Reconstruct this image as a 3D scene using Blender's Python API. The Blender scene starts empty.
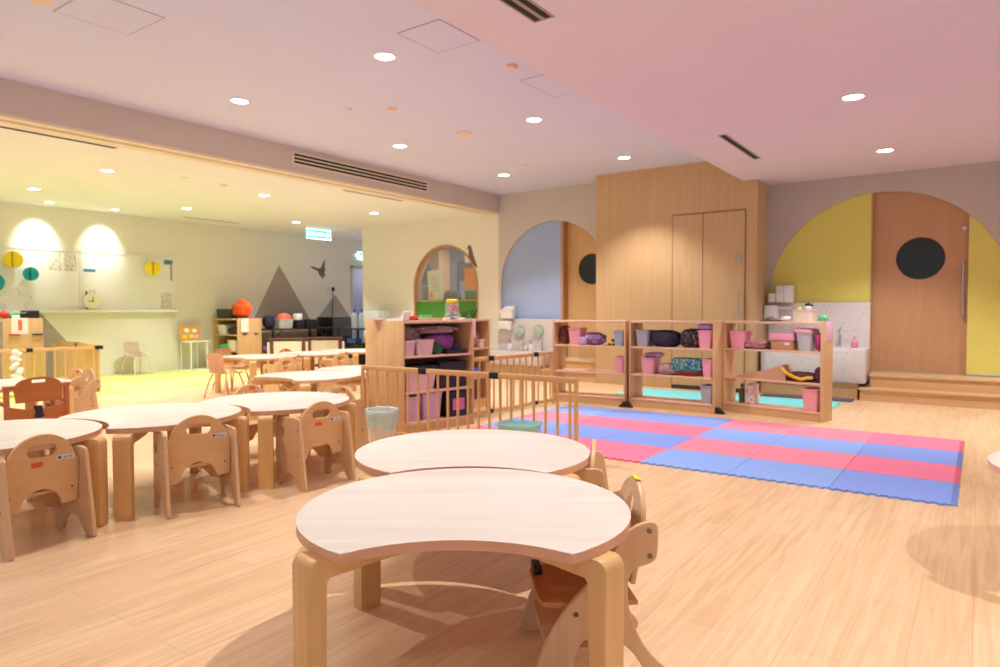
import bpy, bmesh, math, random
from mathutils import Vector, Matrix, noise
R = math.radians
PI = math.pi
random.seed(7)
S = bpy.context.scene
COL = S.collection

# ------------------------------------------------------------------ materials
def nt(name):
    m = bpy.data.materials.new(name); m.use_nodes = True
    t = m.node_tree; b = t.nodes['Principled BSDF']
    return m, t, b

def lin(c):
    return tuple(((v/255.0)/12.92 if v/255.0 <= .04045 else ((v/255.0+.055)/1.055)**2.4) for v in c) + (1,)

def plain(name, rgb, rough=.5, var=.06, scale=6, metal=0, emit=0, spec=.5, trans=0, alpha=1, bump=0):
    m, t, b = nt(name)
    c = lin(rgb)
    tc = t.nodes.new('ShaderNodeTexCoord'); n = t.nodes.new('ShaderNodeTexNoise')
    n.inputs['Scale'].default_value = scale; n.inputs['Detail'].default_value = 3
    t.links.new(tc.outputs['Object'], n.inputs['Vector'])
    r = t.nodes.new('ShaderNodeValToRGB')
    r.color_ramp.elements[0].position = .3; r.color_ramp.elements[1].position = .7
    r.color_ramp.elements[0].color = tuple(v*(1-var) for v in c[:3])+(1,)
    r.color_ramp.elements[1].color = tuple(min(1, v*(1+var)) for v in c[:3])+(1,)
    t.links.new(n.outputs['Fac'], r.inputs['Fac']); t.links.new(r.outputs['Color'], b.inputs['Base Color'])
    b.inputs['Roughness'].default_value = rough; b.inputs['Metallic'].default_value = metal
    b.inputs['Specular IOR Level'].default_value = spec
    b.inputs['Transmission Weight'].default_value = trans; b.inputs['Alpha'].default_value = alpha
    if bump:
        bp = t.nodes.new('ShaderNodeBump'); bp.inputs['Strength'].default_value = bump
        t.links.new(n.outputs['Fac'], bp.inputs['Height']); t.links.new(bp.outputs['Normal'], b.inputs['Normal'])
    if emit:
        t.links.new(r.outputs['Color'], b.inputs['Emission Color']); b.inputs['Emission Strength'].default_value = emit
    return m

def wood(name, a, c, axis='Z', scale=14, stretch=14, rough=.42, contrast=(.32, .68)):
    m, t, b = nt(name)
    tc = t.nodes.new('ShaderNodeTexCoord'); mp = t.nodes.new('ShaderNodeMapping')
    s = [1, 1, 1]; s['XYZ'.index(axis)] = 1/stretch
    mp.inputs['Scale'].default_value = s
    t.links.new(tc.outputs['Object'], mp.inputs['Vector'])
    n = t.nodes.new('ShaderNodeTexNoise'); n.inputs['Scale'].default_value = scale; n.inputs['Detail'].default_value = 5
    n.inputs['Distortion'].default_value = .6
    t.links.new(mp.outputs['Vector'], n.inputs['Vector'])
    r = t.nodes.new('ShaderNodeValToRGB')
    r.color_ramp.elements[0].position, r.color_ramp.elements[1].position = contrast
    r.color_ramp.elements[0].color = lin(a); r.color_ramp.elements[1].color = lin(c)
    t.links.new(n.outputs['Fac'], r.inputs['Fac']); t.links.new(r.outputs['Color'], b.inputs['Base Color'])
    b.inputs['Roughness'].default_value = rough
    return m

def floor_mat():
    m, t, b = nt('vinyl_plank')
    tc = t.nodes.new('ShaderNodeTexCoord'); mp = t.nodes.new('ShaderNodeMapping')
    mp.inputs['Rotation'].default_value = (0, 0, R(90))
    t.links.new(tc.outputs['Object'], mp.inputs['Vector'])
    br = t.nodes.new('ShaderNodeTexBrick')
    br.inputs['Scale'].default_value = 1; br.inputs['Brick Width'].default_value = 1.25; br.inputs['Row Height'].default_value = .185
    br.inputs['Mortar Size'].default_value = .0012; br.inputs['Bias'].default_value = 0
    br.inputs['Color1'].default_value = lin((238, 206, 166)); br.inputs['Color2'].default_value = lin((231, 196, 154))
    br.inputs['Mortar'].default_value = lin((208, 170, 130))
    t.links.new(mp.outputs['Vector'], br.inputs['Vector'])
    m2 = t.nodes.new('ShaderNodeMapping'); m2.inputs['Scale'].default_value = (1, .06, 1)
    t.links.new(tc.outputs['Object'], m2.inputs['Vector'])
    n = t.nodes.new('ShaderNodeTexNoise'); n.inputs['Scale'].default_value = 26; n.inputs['Detail'].default_value = 6; n.inputs['Distortion'].default_value = 1.2
    t.links.new(m2.outputs['Vector'], n.inputs['Vector'])
    r = t.nodes.new('ShaderNodeValToRGB')
    r.color_ramp.elements[0].position = .35; r.color_ramp.elements[1].position = .62
    r.color_ramp.elements[0].color = (.88, .83, .78, 1); r.color_ramp.elements[1].color = (1.04, 1.02, 1.0, 1)
    t.links.new(n.outputs['Fac'], r.inputs['Fac'])
    mx = t.nodes.new('ShaderNodeMix'); mx.data_type = 'RGBA'; mx.blend_type = 'MULTIPLY'; mx.inputs['Factor'].default_value = 1
    t.links.new(br.outputs['Color'], mx.inputs['A']); t.links.new(r.outputs['Color'], mx.inputs['B'])
    t.links.new(mx.outputs['Result'], b.inputs['Base Color'])
    b.inputs['Roughness'].default_value = .33; b.inputs['Specular IOR Level'].default_value = .45
    return m

def speckle(name, base, dots, scale=60, rough=.3, th=(.0, .16)):
    m, t, b = nt(name)
    tc = t.nodes.new('ShaderNodeTexCoord'); v = t.nodes.new('ShaderNodeTexVoronoi')
    v.inputs['Scale'].default_value = scale
    t.links.new(tc.outputs['Object'], v.inputs['Vector'])
    r = t.nodes.new('ShaderNodeValToRGB'); r.color_ramp.interpolation = 'LINEAR'
    r.color_ramp.elements[0].position = th[0]; r.color_ramp.elements[1].position = th[1]
    r.color_ramp.elements[0].color = lin(dots); r.color_ramp.elements[1].color = lin(base)
    t.links.new(v.outputs['Distance'], r.inputs['Fac']); t.links.new(r.outputs['Color'], b.inputs['Base Color'])
    b.inputs['Roughness'].default_value = rough
    return m

def dotted(name, base, cols, scale=30, rough=.8):
    m, t, b = nt(name)
    tc = t.nodes.new('ShaderNodeTexCoord'); v = t.nodes.new('ShaderNodeTexVoronoi'); v.inputs['Scale'].default_value = scale
    t.links.new(tc.outputs['Object'], v.inputs['Vector'])
    r = t.nodes.new('ShaderNodeValToRGB'); r.color_ramp.interpolation = 'CONSTANT'
    r.color_ramp.elements[0].color = lin(cols[0]); r.color_ramp.elements[1].position = .6; r.color_ramp.elements[1].color = lin(cols[-1])
    sep = t.nodes.new('ShaderNodeSeparateColor'); t.links.new(v.outputs['Color'], sep.inputs['Color'])
    t.links.new(sep.outputs['Red'], r.inputs['Fac'])
    mt = t.nodes.new('ShaderNodeMath'); mt.operation = 'LESS_THAN'; mt.inputs[1].default_value = .32
    t.links.new(v.outputs['Distance'], mt.inputs[0])
    mx = t.nodes.new('ShaderNodeMix'); mx.data_type = 'RGBA'
    mx.inputs['A'].default_value = lin(base)
    t.links.new(mt.outputs[0], mx.inputs['Factor']); t.links.new(r.outputs['Color'], mx.inputs['B'])
    t.links.new(mx.outputs['Result'], b.inputs['Base Color']); b.inputs['Roughness'].default_value = rough
    return m

def grid_mat(name, base, hole, sx=40, rough=.5, mort=.3):
    m, t, b = nt(name)
    tc = t.nodes.new('ShaderNodeTexCoord'); br = t.nodes.new('ShaderNodeTexBrick')
    mp = t.nodes.new('ShaderNodeMapping'); mp.inputs['Rotation'].default_value = (R(90), 0, 0)
    t.links.new(tc.outputs['Object'], mp.inputs['Vector']); t.links.new(mp.outputs['Vector'], br.inputs['Vector'])
    br.inputs['Scale'].default_value = sx; br.inputs['Mortar Size'].default_value = mort * .5
    br.inputs['Brick Width'].default_value = 1.0; br.inputs['Row Height'].default_value = .6
    br.inputs['Color1'].default_value = lin(hole); br.inputs['Color2'].default_value = lin(hole); br.inputs['Mortar'].default_value = lin(base)
    t.links.new(br.outputs['Color'], b.inputs['Base Color']); b.inputs['Roughness'].default_value = rough
    return m

def glass(name, rgb=(235, 245, 245), rough=.02, alpha=.15):
    m, t, b = nt(name)
    b.inputs['Base Color'].default_value = lin(rgb); b.inputs['Roughness'].default_value = rough
    b.inputs['Alpha'].default_value = alpha
    return m

M = {}
M['floor'] = floor_mat()
M['ceil'] = plain('lilac_bounce_white', (216, 218, 248), .8, .01, 2)  # white ceiling; lilac cast of the room light put into its colour
M['soffit'] = plain('pink_bounce_white', (228, 214, 232), .8, .01, 2)  # white soffit; pink bounce from the mat put into its colour
M['ceil_l'] = plain('ivory_paint', (240, 240, 240), .8, .01, 2)
M['fascia'] = plain('warm_grey_paint', (214, 200, 192), .8, .01, 2)
M['trim'] = plain('ivory_trim', (236, 222, 196), .6, .01)
M['cream'] = plain('cream_wall_paint', (238, 234, 220), .8, .015, 3)
M['leftwall'] = plain('pale_cream_paint', (234, 230, 216), .8, .015, 3)
M['taupe'] = plain('taupe_wall_paint', (208, 200, 192), .8, .015, 3)
M['mauve'] = plain('mauve_taupe_paint', (196, 184, 176), .8, .015, 3)
M['mount'] = plain('grey_mural_paint', (170, 158, 148), .8, .02, 3)
M['birdgrey'] = plain('bird_grey', (112, 100, 92), .7)
M['yellow'] = plain('mustard_yellow', (222, 212, 106), .6, .02)
M['blue'] = plain('powder_blue', (166, 186, 228), .6, .02)
M['green'] = plain('leaf_green', (72, 140, 48), .6, .02)
M['doorwood'] = wood('door_veneer', (190, 144, 102), (197, 151, 109), 'Z', 18, 12)
M['doorlight'] = wood('light_door_veneer', (214, 172, 118), (222, 182, 128), 'Z', 18, 12)
M['boxwood'] = wood('oak_veneer', (202, 166, 120), (210, 175, 129), 'Z', 22, 18)
M['boxside'] = M['boxwood']
M['stepwood'] = wood('step_oak', (212, 170, 120), (222, 182, 132), 'X', 14, 14)
M['ply'] = wood('maple_ply', (222, 176, 122), (232, 190, 136), 'X', 16, 10)
M['plyz'] = wood('maple_ply_upright', (220, 178, 130), (230, 190, 144), 'Z', 16, 10)
M['leg'] = wood('beech_leg', (222, 176, 112), (232, 188, 126), 'Z', 20, 16, .35)
M['lam_x'] = wood('white_wood_laminate', (222, 214, 200), (237, 232, 222), 'X', 11, 14, .3)
M['lam_y'] = wood('white_wood_laminate_long', (224, 216, 202), (239, 234, 224), 'Y', 11, 14, .3)
M['edge'] = wood('beech_edge', (220, 166, 128), (230, 180, 144), 'X', 12, 8, .35)
M['apron'] = wood('beech_arm', (218, 166, 104), (228, 178, 118), 'X', 12, 8, .4)
M['shelfend'] = wood('shelf_end_beech', (214, 172, 122), (224, 184, 134), 'Z', 16, 14, .4)
M['shelfpink'] = wood('shelf_board_beech', (226, 182, 152), (234, 194, 164), 'X', 14, 12, .4)
M['shelfin'] = wood('shelf_inner_beech', (206, 156, 116), (218, 170, 130), 'Z', 14, 12, .4)
M['fence'] = wood('fence_beech', (218, 170, 108), (230, 184, 122), 'Z', 16, 12, .4)
M['fencerail'] = wood('fence_rail_beech', (218, 170, 110), (230, 184, 124), 'X', 16, 12, .4)
M['brownchair'] = wood('cherry_wood', (176, 100, 48), (190, 114, 60), 'X', 16, 10, .38)
M['darkbrown'] = wood('walnut_frame', (96, 62, 36), (112, 74, 46), 'X', 14, 10, .5)
M['terracotta'] = plain('terracotta_plastic', (228, 182, 150), .35, .02)
M['white'] = plain('white_plastic', (240, 238, 234), .35, .015)
M['cream_plastic'] = plain('cream_plastic', (240, 220, 202), .4, .02)
M['black'] = plain('black_plastic', (26, 25, 27), .4, .1)
M['darkgrey'] = plain('dark_grey', (58, 56, 58), .5, .1)
M['porthole'] = plain('smoked_glass', (40, 44, 36), .12, .05)
M['metal'] = plain('brushed_steel', (200, 196, 190), .25, .02, 20, 1)
M['chrome'] = plain('chrome', (225, 225, 225), .08, .01, 5, 1)
M['gap'] = plain('door_gap_brown', (148, 112, 76), .8, .02)
M['screw'] = plain('dark_screw', (128, 114, 100), .4, .05, 8, .6)
M['orange'] = plain('orange_sticker', (232, 104, 40), .6, .02)
M['labelw'] = plain('white_label', (232, 226, 222), .5, .01)
M['labelink'] = plain('label_ink', (84, 90, 112), .6, .02)
M['matpink'] = plain('pink_foam', (238, 124, 154), .75, .03, 40, bump=.05)
M['matpink2'] = plain('light_pink_foam', (240, 138, 160), .75, .03, 40, bump=.05)
M['matblue'] = plain('blue_foam', (130, 158, 232), .75, .03, 40, bump=.05)
M['matblue2'] = plain('light_blue_foam', (138, 172, 238), .75, .03, 40, bump=.05)
M['lime'] = plain('lime_foam', (208, 226, 132), .8, .03, 30, bump=.05)
M['cyan'] = plain('cyan_foam', (122, 224, 228), .8, .02, 30)
M['slate'] = plain('slate_mat', (92, 92, 108), .8, .05)
M['terrazzo'] = speckle('white_terrazzo', (222, 216, 214), (146, 138, 138), 34, .3, (.1, .24))
M['basketpink'] = grid_mat('pink_basket_plastic', (252, 184, 190), (232, 146, 158), 46)
M['basketblue'] = grid_mat('pale_blue_basket_plastic', (178, 196, 202), (150, 168, 178), 46)
M['basketgrey'] = grid_mat('grey_basket_plastic', (190, 190, 190), (150, 152, 156), 46)
M['clearpink'] = plain('frosted_pink_plastic', (250, 214, 216), .3, .04, 10, alpha=.8)
M['clearlilac'] = plain('frosted_lilac_plastic', (226, 188, 224), .3, .05, 10, alpha=.85)
M['frost'] = plain('frosted_clear_plastic', (212, 220, 214), .3, .04, 10, alpha=.75)
M['aqua'] = plain('aqua_film', (204, 238, 236), .18, .08, 26, alpha=.66, bump=.5)
M['aquabox'] = plain('aqua_clear_plastic', (176, 228, 214), .12, .08, 20, alpha=.5, bump=.3)
M['binw'] = plain('bin_white', (226, 218, 206), .4, .02)
M['purple'] = plain('purple_fabric', (190, 100, 190), .8, .15, 14)
M['lilac'] = plain('lilac_fabric', (204, 168, 214), .7, .12, 14)
M['plum'] = plain('plum_fabric', (128, 62, 110), .8, .2, 14)
M['navy'] = plain('navy_fabric', (38, 36, 58), .75, .3, 20)
M['darkpat'] = dotted('dark_patterned_fabric', (34, 32, 36), [(190, 90, 90), (210, 200, 120), (90, 150, 140)], 42)
M['tealdot'] = dotted('teal_dotted_fabric', (34, 118, 128), [(232, 210, 150), (226, 120, 110), (180, 220, 210)], 46)
M['purpat'] = dotted('purple_patterned_fabric', (132, 92, 142), [(210, 170, 220), (80, 90, 160), (240, 220, 240)], 40)
M['taupefab'] = plain('taupe_fabric', (176, 146, 140), .85, .15, 18)
M['dustyrose'] = plain('dusty_rose_fabric', (192, 138, 130), .85, .15, 18)
M['greyfab'] = dotted('mixed_grey_fabric', (186, 160, 160), [(120, 92, 98), (222, 206, 200)], 26)
M['palepink'] = plain('pale_pink_cloth', (238, 196, 214), .8, .04, 12)
M['pinklid'] = plain('pink_card', (240, 168, 190), .5, .02)
M['cardboard'] = plain('cardboard', (196, 150, 106), .75, .04)
M['craft'] = plain('kraft_paper', (204, 158, 124), .75, .04)
M['strapy'] = plain('yellow_strap', (232, 190, 40), .6, .05)
M['magenta'] = plain('magenta_plastic', (182, 52, 116), .5, .2, 20)
M['maroon'] = plain('maroon_fabric', (92, 44, 54), .8, .3, 22)
M['bottlegreen'] = plain('green_bottle', (92, 122, 70), .3, .05)
M['darkgreen'] = plain('dark_green_fabric', (44, 104, 66), .8, .1)
M['whitefl'] = dotted('white_floral', (236, 230, 224), [(210, 70, 80), (230, 150, 150)], 36, .5)
M['redtoy'] = plain('red_plastic', (200, 44, 40), .4, .06)
M['bluetoy'] = plain('blue_plastic', (40, 96, 190), .4, .06)
M['greentoy'] = plain('green_plastic', (88, 190, 120), .4, .06)
M['yellowtoy'] = plain('yellow_plastic', (242, 206, 30), .4, .04)
M['orangetoy'] = plain('orange_plastic', (244, 118, 52), .4, .04)
M['coral'] = plain('coral_plastic', (246, 110, 96), .4, .04)
M['orangefab'] = plain('orange_fabric', (246, 96, 26), .75, .08, 12)
M['paper'] = plain('paper', (244, 242, 238), .7, .01)
M['certificate'] = plain('certificate_paper', (206, 216, 184), .7, .02)
M['envelope'] = plain('orange_paper', (226, 152, 62), .7, .03)
M['greenpaper'] = plain('green_paper', (78, 138, 88), .7, .03)
M['teal'] = plain('teal_tissue', (24, 168, 186), .8, .1, 60)
M['yellowt'] = plain('yellow_tissue', (250, 226, 44), .8, .06, 60)
M['yellowd'] = plain('yellow_tissue_fold', (196, 160, 24), .8, .06, 60)
M['teald'] = plain('teal_tissue_fold', (12, 110, 130), .8, .06, 60)
M['board'] = plain('whiteboard', (242, 242, 240), .25, .005)
M['clockface'] = plain('clock_face', (240, 234, 206), .5, .01)
M['printed'] = dotted('printed_sheet', (226, 222, 212), [(150, 148, 156), (190, 180, 176)], 28, .7)
M['bluestrip'] = plain('blue_strip', (78, 136, 178), .6, .03)
M['corkboard'] = plain('cork', (206, 158, 84), .85, .1, 60)
M['lavroom'] = plain('lavender_grey_paint', (166, 168, 186), .8, .02)
M['glass'] = glass('window_glass', alpha=.12)
M['jar'] = glass('clear_jar', (240, 240, 240), .05, .22)
M['mirror'] = speckle('iridescent_disc', (196, 206, 178), (140, 190, 200), 9, .12, (.1, .6))
M['soappink'] = plain('pink_soap', (240, 158, 180), .25, .03, alpha=.9)
M['soapwhite'] = plain('white_soap_bottle', (238, 234, 240), .3, .02)
M['violet'] = plain('violet_pump', (150, 110, 200), .4, .03)
M['signgreen'] = plain('exit_green', (40, 208, 190), .4, .02, emit=1.0)
M['signwhite'] = plain('exit_white', (236, 255, 252), .4, .01, emit=2.2)
M['lamp'] = plain('lamp_diffuser', (255, 250, 240), .4, .005, emit=14)
M['lampwarm'] = plain('sensor_cover', (238, 206, 190), .5, .01)
M['vent'] = plain('vent_shadow', (38, 34, 34), .8, .05)
M['ventgrey'] = plain('vent_grey', (168, 150, 146), .7, .03)
M['seam'] = plain('ceiling_seam', (186, 172, 184), .8, .02)
M['leaf'] = plain('dark_leaf', (62, 88, 50), .6, .2, 20)
M['water'] = glass('water_bottle_plastic', (220, 230, 236), .08, .35)
M['labelpink'] = dotted('pink_number_label', (226, 120, 170), [(60, 40, 70), (90, 50, 90)], 60, .6)
M['browntoy'] = plain('chestnut_plush', (128, 74, 60), .85, .2, 20)
M['yellowlabel'] = plain('yellow_sticker', (240, 214, 40), .6, .02)

# ------------------------------------------------------------------ mesh helpers
class MB:
    def __init__(s): s.bm = bmesh.new()
    def _bev(s, verts, w, seg=2):
        es = set()
        for v in verts:
            for e in v.link_edges: es.add(e)
        bmesh.ops.bevel(s.bm, geom=list(es), offset=w, segments=seg, profile=.5, affect='EDGES', clamp_overlap=True)
    def box(s, x0, x1, y0, y1, z0, z1, bev=0, mtx=None):
        r = bmesh.ops.create_cube(s.bm, size=1)
        c = Vector(((x0+x1)/2, (y0+y1)/2, (z0+z1)/2)); d = (x1-x0, y1-y0, z1-z0)
        for v in r['verts']:
            v.co = Vector((v.co.x*d[0], v.co.y*d[1], v.co.z*d[2])) + c
            if mtx is not None: v.co = mtx @ v.co
        if bev: s._bev(r['verts'], bev)
        return s
    def cyl(s, p0, p1, r0, r1=None, n=20, caps=True):
        p0 = Vector(p0); p1 = Vector(p1); r1 = r0 if r1 is None else r1
        d = p1-p0; L = d.length
        q = d.to_track_quat('Z', 'Y').to_matrix().to_4x4()
        r = bmesh.ops.create_cone(s.bm, cap_ends=caps, segments=n, radius1=r0, radius2=r1, depth=L,
                                  matrix=Matrix.Translation((p0+p1)/2) @ q)
        return s
    def tube(s, pts, r, n=10):
        pts = [Vector(p) for p in pts]; rings = []
        for i, p in enumerate(pts):
            d = (pts[min(i+1, len(pts)-1)]-pts[max(i-1, 0)]).normalized()
            up = Vector((0, 0, 1)) if abs(d.z) < .95 else Vector((1, 0, 0))
            a = d.cross(up).normalized(); b = a.cross(d)
            rings.append([s.bm.verts.new(p + (a*math.cos(2*PI*k/n)+b*math.sin(2*PI*k/n))*r) for k in range(n)])
        for i in range(len(rings)-1):
            for k in range(n):
                s.bm.faces.new((rings[i][k], rings[i][(k+1) % n], rings[i+1][(k+1) % n], rings[i+1][k]))
        s.bm.faces.new(rings[0][::-1]); s.bm.faces.new(rings[-1])
        return s
    def lathe(s, prof, c=(0, 0, 0), n=28, sx=1, sy=1):
        c = Vector(c); rings = []
        for r, z in prof:
            if r < 1e-6: rings.append([s.bm.verts.new(c+Vector((0, 0, z)))])
            else: rings.append([s.bm.verts.new(c+Vector((sx*r*math.cos(2*PI*k/n), sy*r*math.sin(2*PI*k/n), z))) for k in range(n)])
        for a, b in zip(rings, rings[1:]):
            for k in range(n):
                k2 = (k+1) % n
                if len(a) == 1 and len(b) == 1: continue
                if len(a) == 1: s.bm.faces.new((a[0], b[k2], b[k]))
                elif len(b) == 1: s.bm.faces.new((a[k], a[k2], b[0]))
                else: s.bm.faces.new((a[k], a[k2], b[k2], b[k]))
        return s
    def blob(s, c, size, seed=0, amp=.12, freq=2.2, sq=1.0, sub=4):
        r = bmesh.ops.create_icosphere(s.bm, subdivisions=sub, radius=1)
        c = Vector(c); o = Vector((seed*3.7, seed*1.3, seed*2.1))
        for v in r['verts']:
            p = v.co.normalized()
            k = 1/((abs(p.x)**(2*sq)+abs(p.y)**(2*sq)+abs(p.z)**(2*sq))**(1/(2*sq)))
            k *= 1+amp*noise.noise(p*freq+o)+amp*.5*noise.noise(p*freq*2.6+o)
            q = p*k
            v.co = Vector((q.x*size[0]/2, q.y*size[1]/2, max(-.5, q.z*.5)*size[2])) + c
        return s
    def prism(s, pts, mp, t0, t1, bev=0):
        a = [s.bm.verts.new(mp(u, v, t0)) for u, v in pts]; b = [s.bm.verts.new(mp(u, v, t1)) for u, v in pts]
        n = len(pts)
        fs = [s.bm.faces.new(a[::-1]), s.bm.faces.new(b)]
        for k in range(n): fs.append(s.bm.faces.new((a[k], a[(k+1) % n], b[(k+1) % n], b[k])))
        if bev:
            es = [e for f in fs[:2] for e in f.edges]
            bmesh.ops.bevel(s.bm, geom=es, offset=bev, segments=2, profile=.5, affect='EDGES', clamp_overlap=True)
        return s
    def basket(s, w0, d0, w1, d1, h, t=.006, z=0, cx=0, cy=0):
        def ring(w, d, zz, n=3):
            pts = []
            r = min(w, d)*.14
            for (sx, sy, a0) in ((1, 1, 0), (-1, 1, 90), (-1, -1, 180), (1, -1, 270)):
                for k in range(n+1):
                    a = R(a0+90*k/n)
                    pts.append(s.bm.verts.new((cx+sx*(w/2-r)+r*math.cos(a), cy+sy*(d/2-r)+r*math.sin(a), zz)))
            return pts
        rs = [ring(w0, d0, z), ring(w1, d1, z+h-.012), ring(w1+.014, d1+.014, z+h-.012), ring(w1+.014, d1+.014, z+h), ring(w1-2*t, d1-2*t, z+h), ring(w0-2*t, d0-2*t, z+t)]
        n = len(rs[0])
        for a, b in zip(rs, rs[1:]):
            for k in range(n): s.bm.faces.new((a[k], a[(k+1) % n], b[(k+1) % n], b[k]))
        s.bm.faces.new(rs[0][::-1]); s.bm.faces.new(rs[-1])
        return s
    def build(s, name, m, parent=None, smooth=True, angle=35):
        bmesh.ops.recalc_face_normals(s.bm, faces=s.bm.faces[:])
        me = bpy.data.meshes.new(name); s.bm.to_mesh(me); s.bm.free()
        return finish(name, me, m, parent, smooth, angle)

def finish(name, me, m, parent=None, smooth=True, angle=35):
    ms = m if isinstance(m, (list, tuple)) else [m]
    if len(me.materials) == 0:
        for q in ms: me.materials.append(q)
    if smooth:
        for p in me.polygons: p.use_smooth = True
        try: me.set_sharp_from_angle(angle=R(angle))
        except Exception: pass
    o = bpy.data.objects.new(name, me); COL.objects.link(o)
    if parent is not None: o.parent = parent
    return o

def curve_mesh(outer, holes, thick, bev):
    """flat panel with holes, in local XY, extruded along Z (centred)"""
    cu = bpy.data.curves.new('t', 'CURVE'); cu.dimensions = '2D'; cu.fill_mode = 'BOTH'
    cu.extrude = max(1e-4, thick/2-bev); cu.bevel_depth = bev; cu.bevel_resolution = 1; cu.offset = -bev
    for ps in [outer]+list(holes):
        sp = cu.splines.new('POLY'); sp.points.add(len(ps)-1); sp.use_cyclic_u = True
        for i, (x, y) in enumerate(ps): sp.points[i].co = (x, y, 0, 1)
    o = bpy.data.objects.new('t', cu); COL.objects.link(o)
    bpy.context.view_layer.update()
    me = bpy.data.meshes.new_from_object(o.evaluated_get(bpy.context.evaluated_depsgraph_get()))
    bpy.data.objects.remove(o); bpy.data.curves.remove(cu)
    me.materials.clear()
    return me

def panel(name, outer, holes, thick, m, mtx, parent=None, bev=.003):
    me = curve_mesh(outer, holes, thick, bev); me.transform(mtx)
    return finish(name, me, m, parent)

def text_obj(name, txt, size, m, mtx, parent=None, depth=.001):
    cu = bpy.data.curves.new('t', 'FONT'); cu.body = txt; cu.size = size; cu.extrude = depth
    cu.align_x = 'CENTER'; cu.align_y = 'CENTER'
    o = bpy.data.objects.new('t', cu); COL.objects.link(o); bpy.context.view_layer.update()
    me = bpy.data.meshes.new_from_object(o.evaluated_get(bpy.context.evaluated_depsgraph_get()))
    bpy.data.objects.remove(o); bpy.data.curves.remove(cu); me.materials.clear(); me.transform(mtx)
    return finish(name, me, m, parent, smooth=False)

def arc(cx, cy, r, a0, a1, n=16, ry=None):
    ry = r if ry is None else ry
    return [(cx+r*math.cos(R(a0+(a1-a0)*k/n)), cy+ry*math.sin(R(a0+(a1-a0)*k/n))) for k in range(n+1)]

def tag(o, label=None, cat=None, group=None, kind=None):
    if label: o['label'] = label
    if cat: o['category'] = cat
    if group: o['group'] = group
    if kind: o['kind'] = kind
    return o

def thing(name, label, cat, loc=(0, 0, 0), rz=0, group=None):
    o = bpy.data.objects.new(name, None); COL.objects.link(o); o.empty_display_size = .1
    o.location = loc; o.rotation_euler = (0, 0, R(rz))
    return tag(o, label, cat, group)

KIDS = {}
def kids(o):
    return [c for c in bpy.data.objects if c.parent == o]
def dup(root, loc, rz, label, group=None):
    r = root.copy(); COL.objects.link(r); r.location = loc; r.rotation_euler = (0, 0, R(rz)); r['label'] = label
    if group: r['group'] = group
    for ch in kids(root):
        c = ch.copy(); COL.objects.link(c); c.parent = r
        for g in kids(ch):
            d = g.copy(); COL.objects.link(d); d.parent = c
    return r
def struct(o): return tag(o, kind='structure')

XZ = Matrix.Rotation(R(90), 4, 'X')          # local XY panel -> XZ plane (normal -Y .. +Y)
def T(x, y, z): return Matrix.Translation((x, y, z))
def RZ(a): return Matrix.Rotation(R(a), 4, 'Z')
YZ = Matrix(((0, 0, 1, 0), (1, 0, 0, 0), (0, 1, 0, 0), (0, 0, 0, 1)))   # (u,v,w) -> (w,u,v)

# ------------------------------------------------------------------ room shell
YW = 10.4; XB = -7.43; XL = -13.15; ZC = 3.36; ZS = 3.015; ZL = 3.0; XS = -2.77; XP = -11.11
struct(MB().box(-13.4, 4.2, -3.2, 14, -.12, 0).build('floor', M['floor'], smooth=False))
struct(MB().box(XB, XS, -3.2, YW+.2, ZC, ZC+.1).build('ceiling', M['ceil'], smooth=False))
struct(MB().box(XS, 4.2, -3.2, 9.85, ZS, ZC+.1).box(-2.57, 4.2, 9.85, YW+.2, ZS, ZC+.1).build('ceiling_soffit', M['soffit'], smooth=False))
struct(MB().box(-13.4, XB-.3, -3.2, 14, ZL, ZC+.1).build('ceiling_classroom', M['ceil_l'], smooth=False))
struct(MB().box(XB-.3, XB, -3.2, YW, ZL+.03, ZC+.1).build('wall_beam', M['fascia'], smooth=False))
struct(MB().box(XB-.3, XB-.16, -3.2, YW, ZL-.004, ZL+.03).box(XB-.11, XB+.004, -3.2, YW, ZL+.005, ZL+.034).box(XB-.16, XB-.11, -3.2, YW, ZL+.02, ZL+.03).build('trim_1', M['trim'], smooth=False))
wl = struct(panel('wall_left', [(-3.2, 0), (11.93, 0), (11.93, 2.3), (12.9, 2.3), (12.9, 0), (14, 0), (14, ZL), (-3.2, ZL)], [], .2, M['leftwall'], T(XL-.1, 0, 0) @ YZ, bev=0.0005))
struct(MB().box(-14.9, -13.25, 11.6, 11.7, 0, 2.6).box(-14.9, -13.25, 13.1, 13.2, 0, 2.6).box(-14.95, -14.85, 11.6, 13.2, 0, 2.6).box(-14.9, -13.25, 11.6, 13.2, 2.6, 2.65).build('wall_doorway', M['lavroom'], smooth=False))
struct(MB().box(XL-.2, XL+.012, 11.89, 11.95, 0, 2.34).box(XL-.2, XL+.012, 12.88, 12.94, 0, 2.34).box(XL-.2, XL+.012, 11.89, 12.94, 2.28, 2.34).build('trim_2', M['taupe'], smooth=False))

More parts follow.
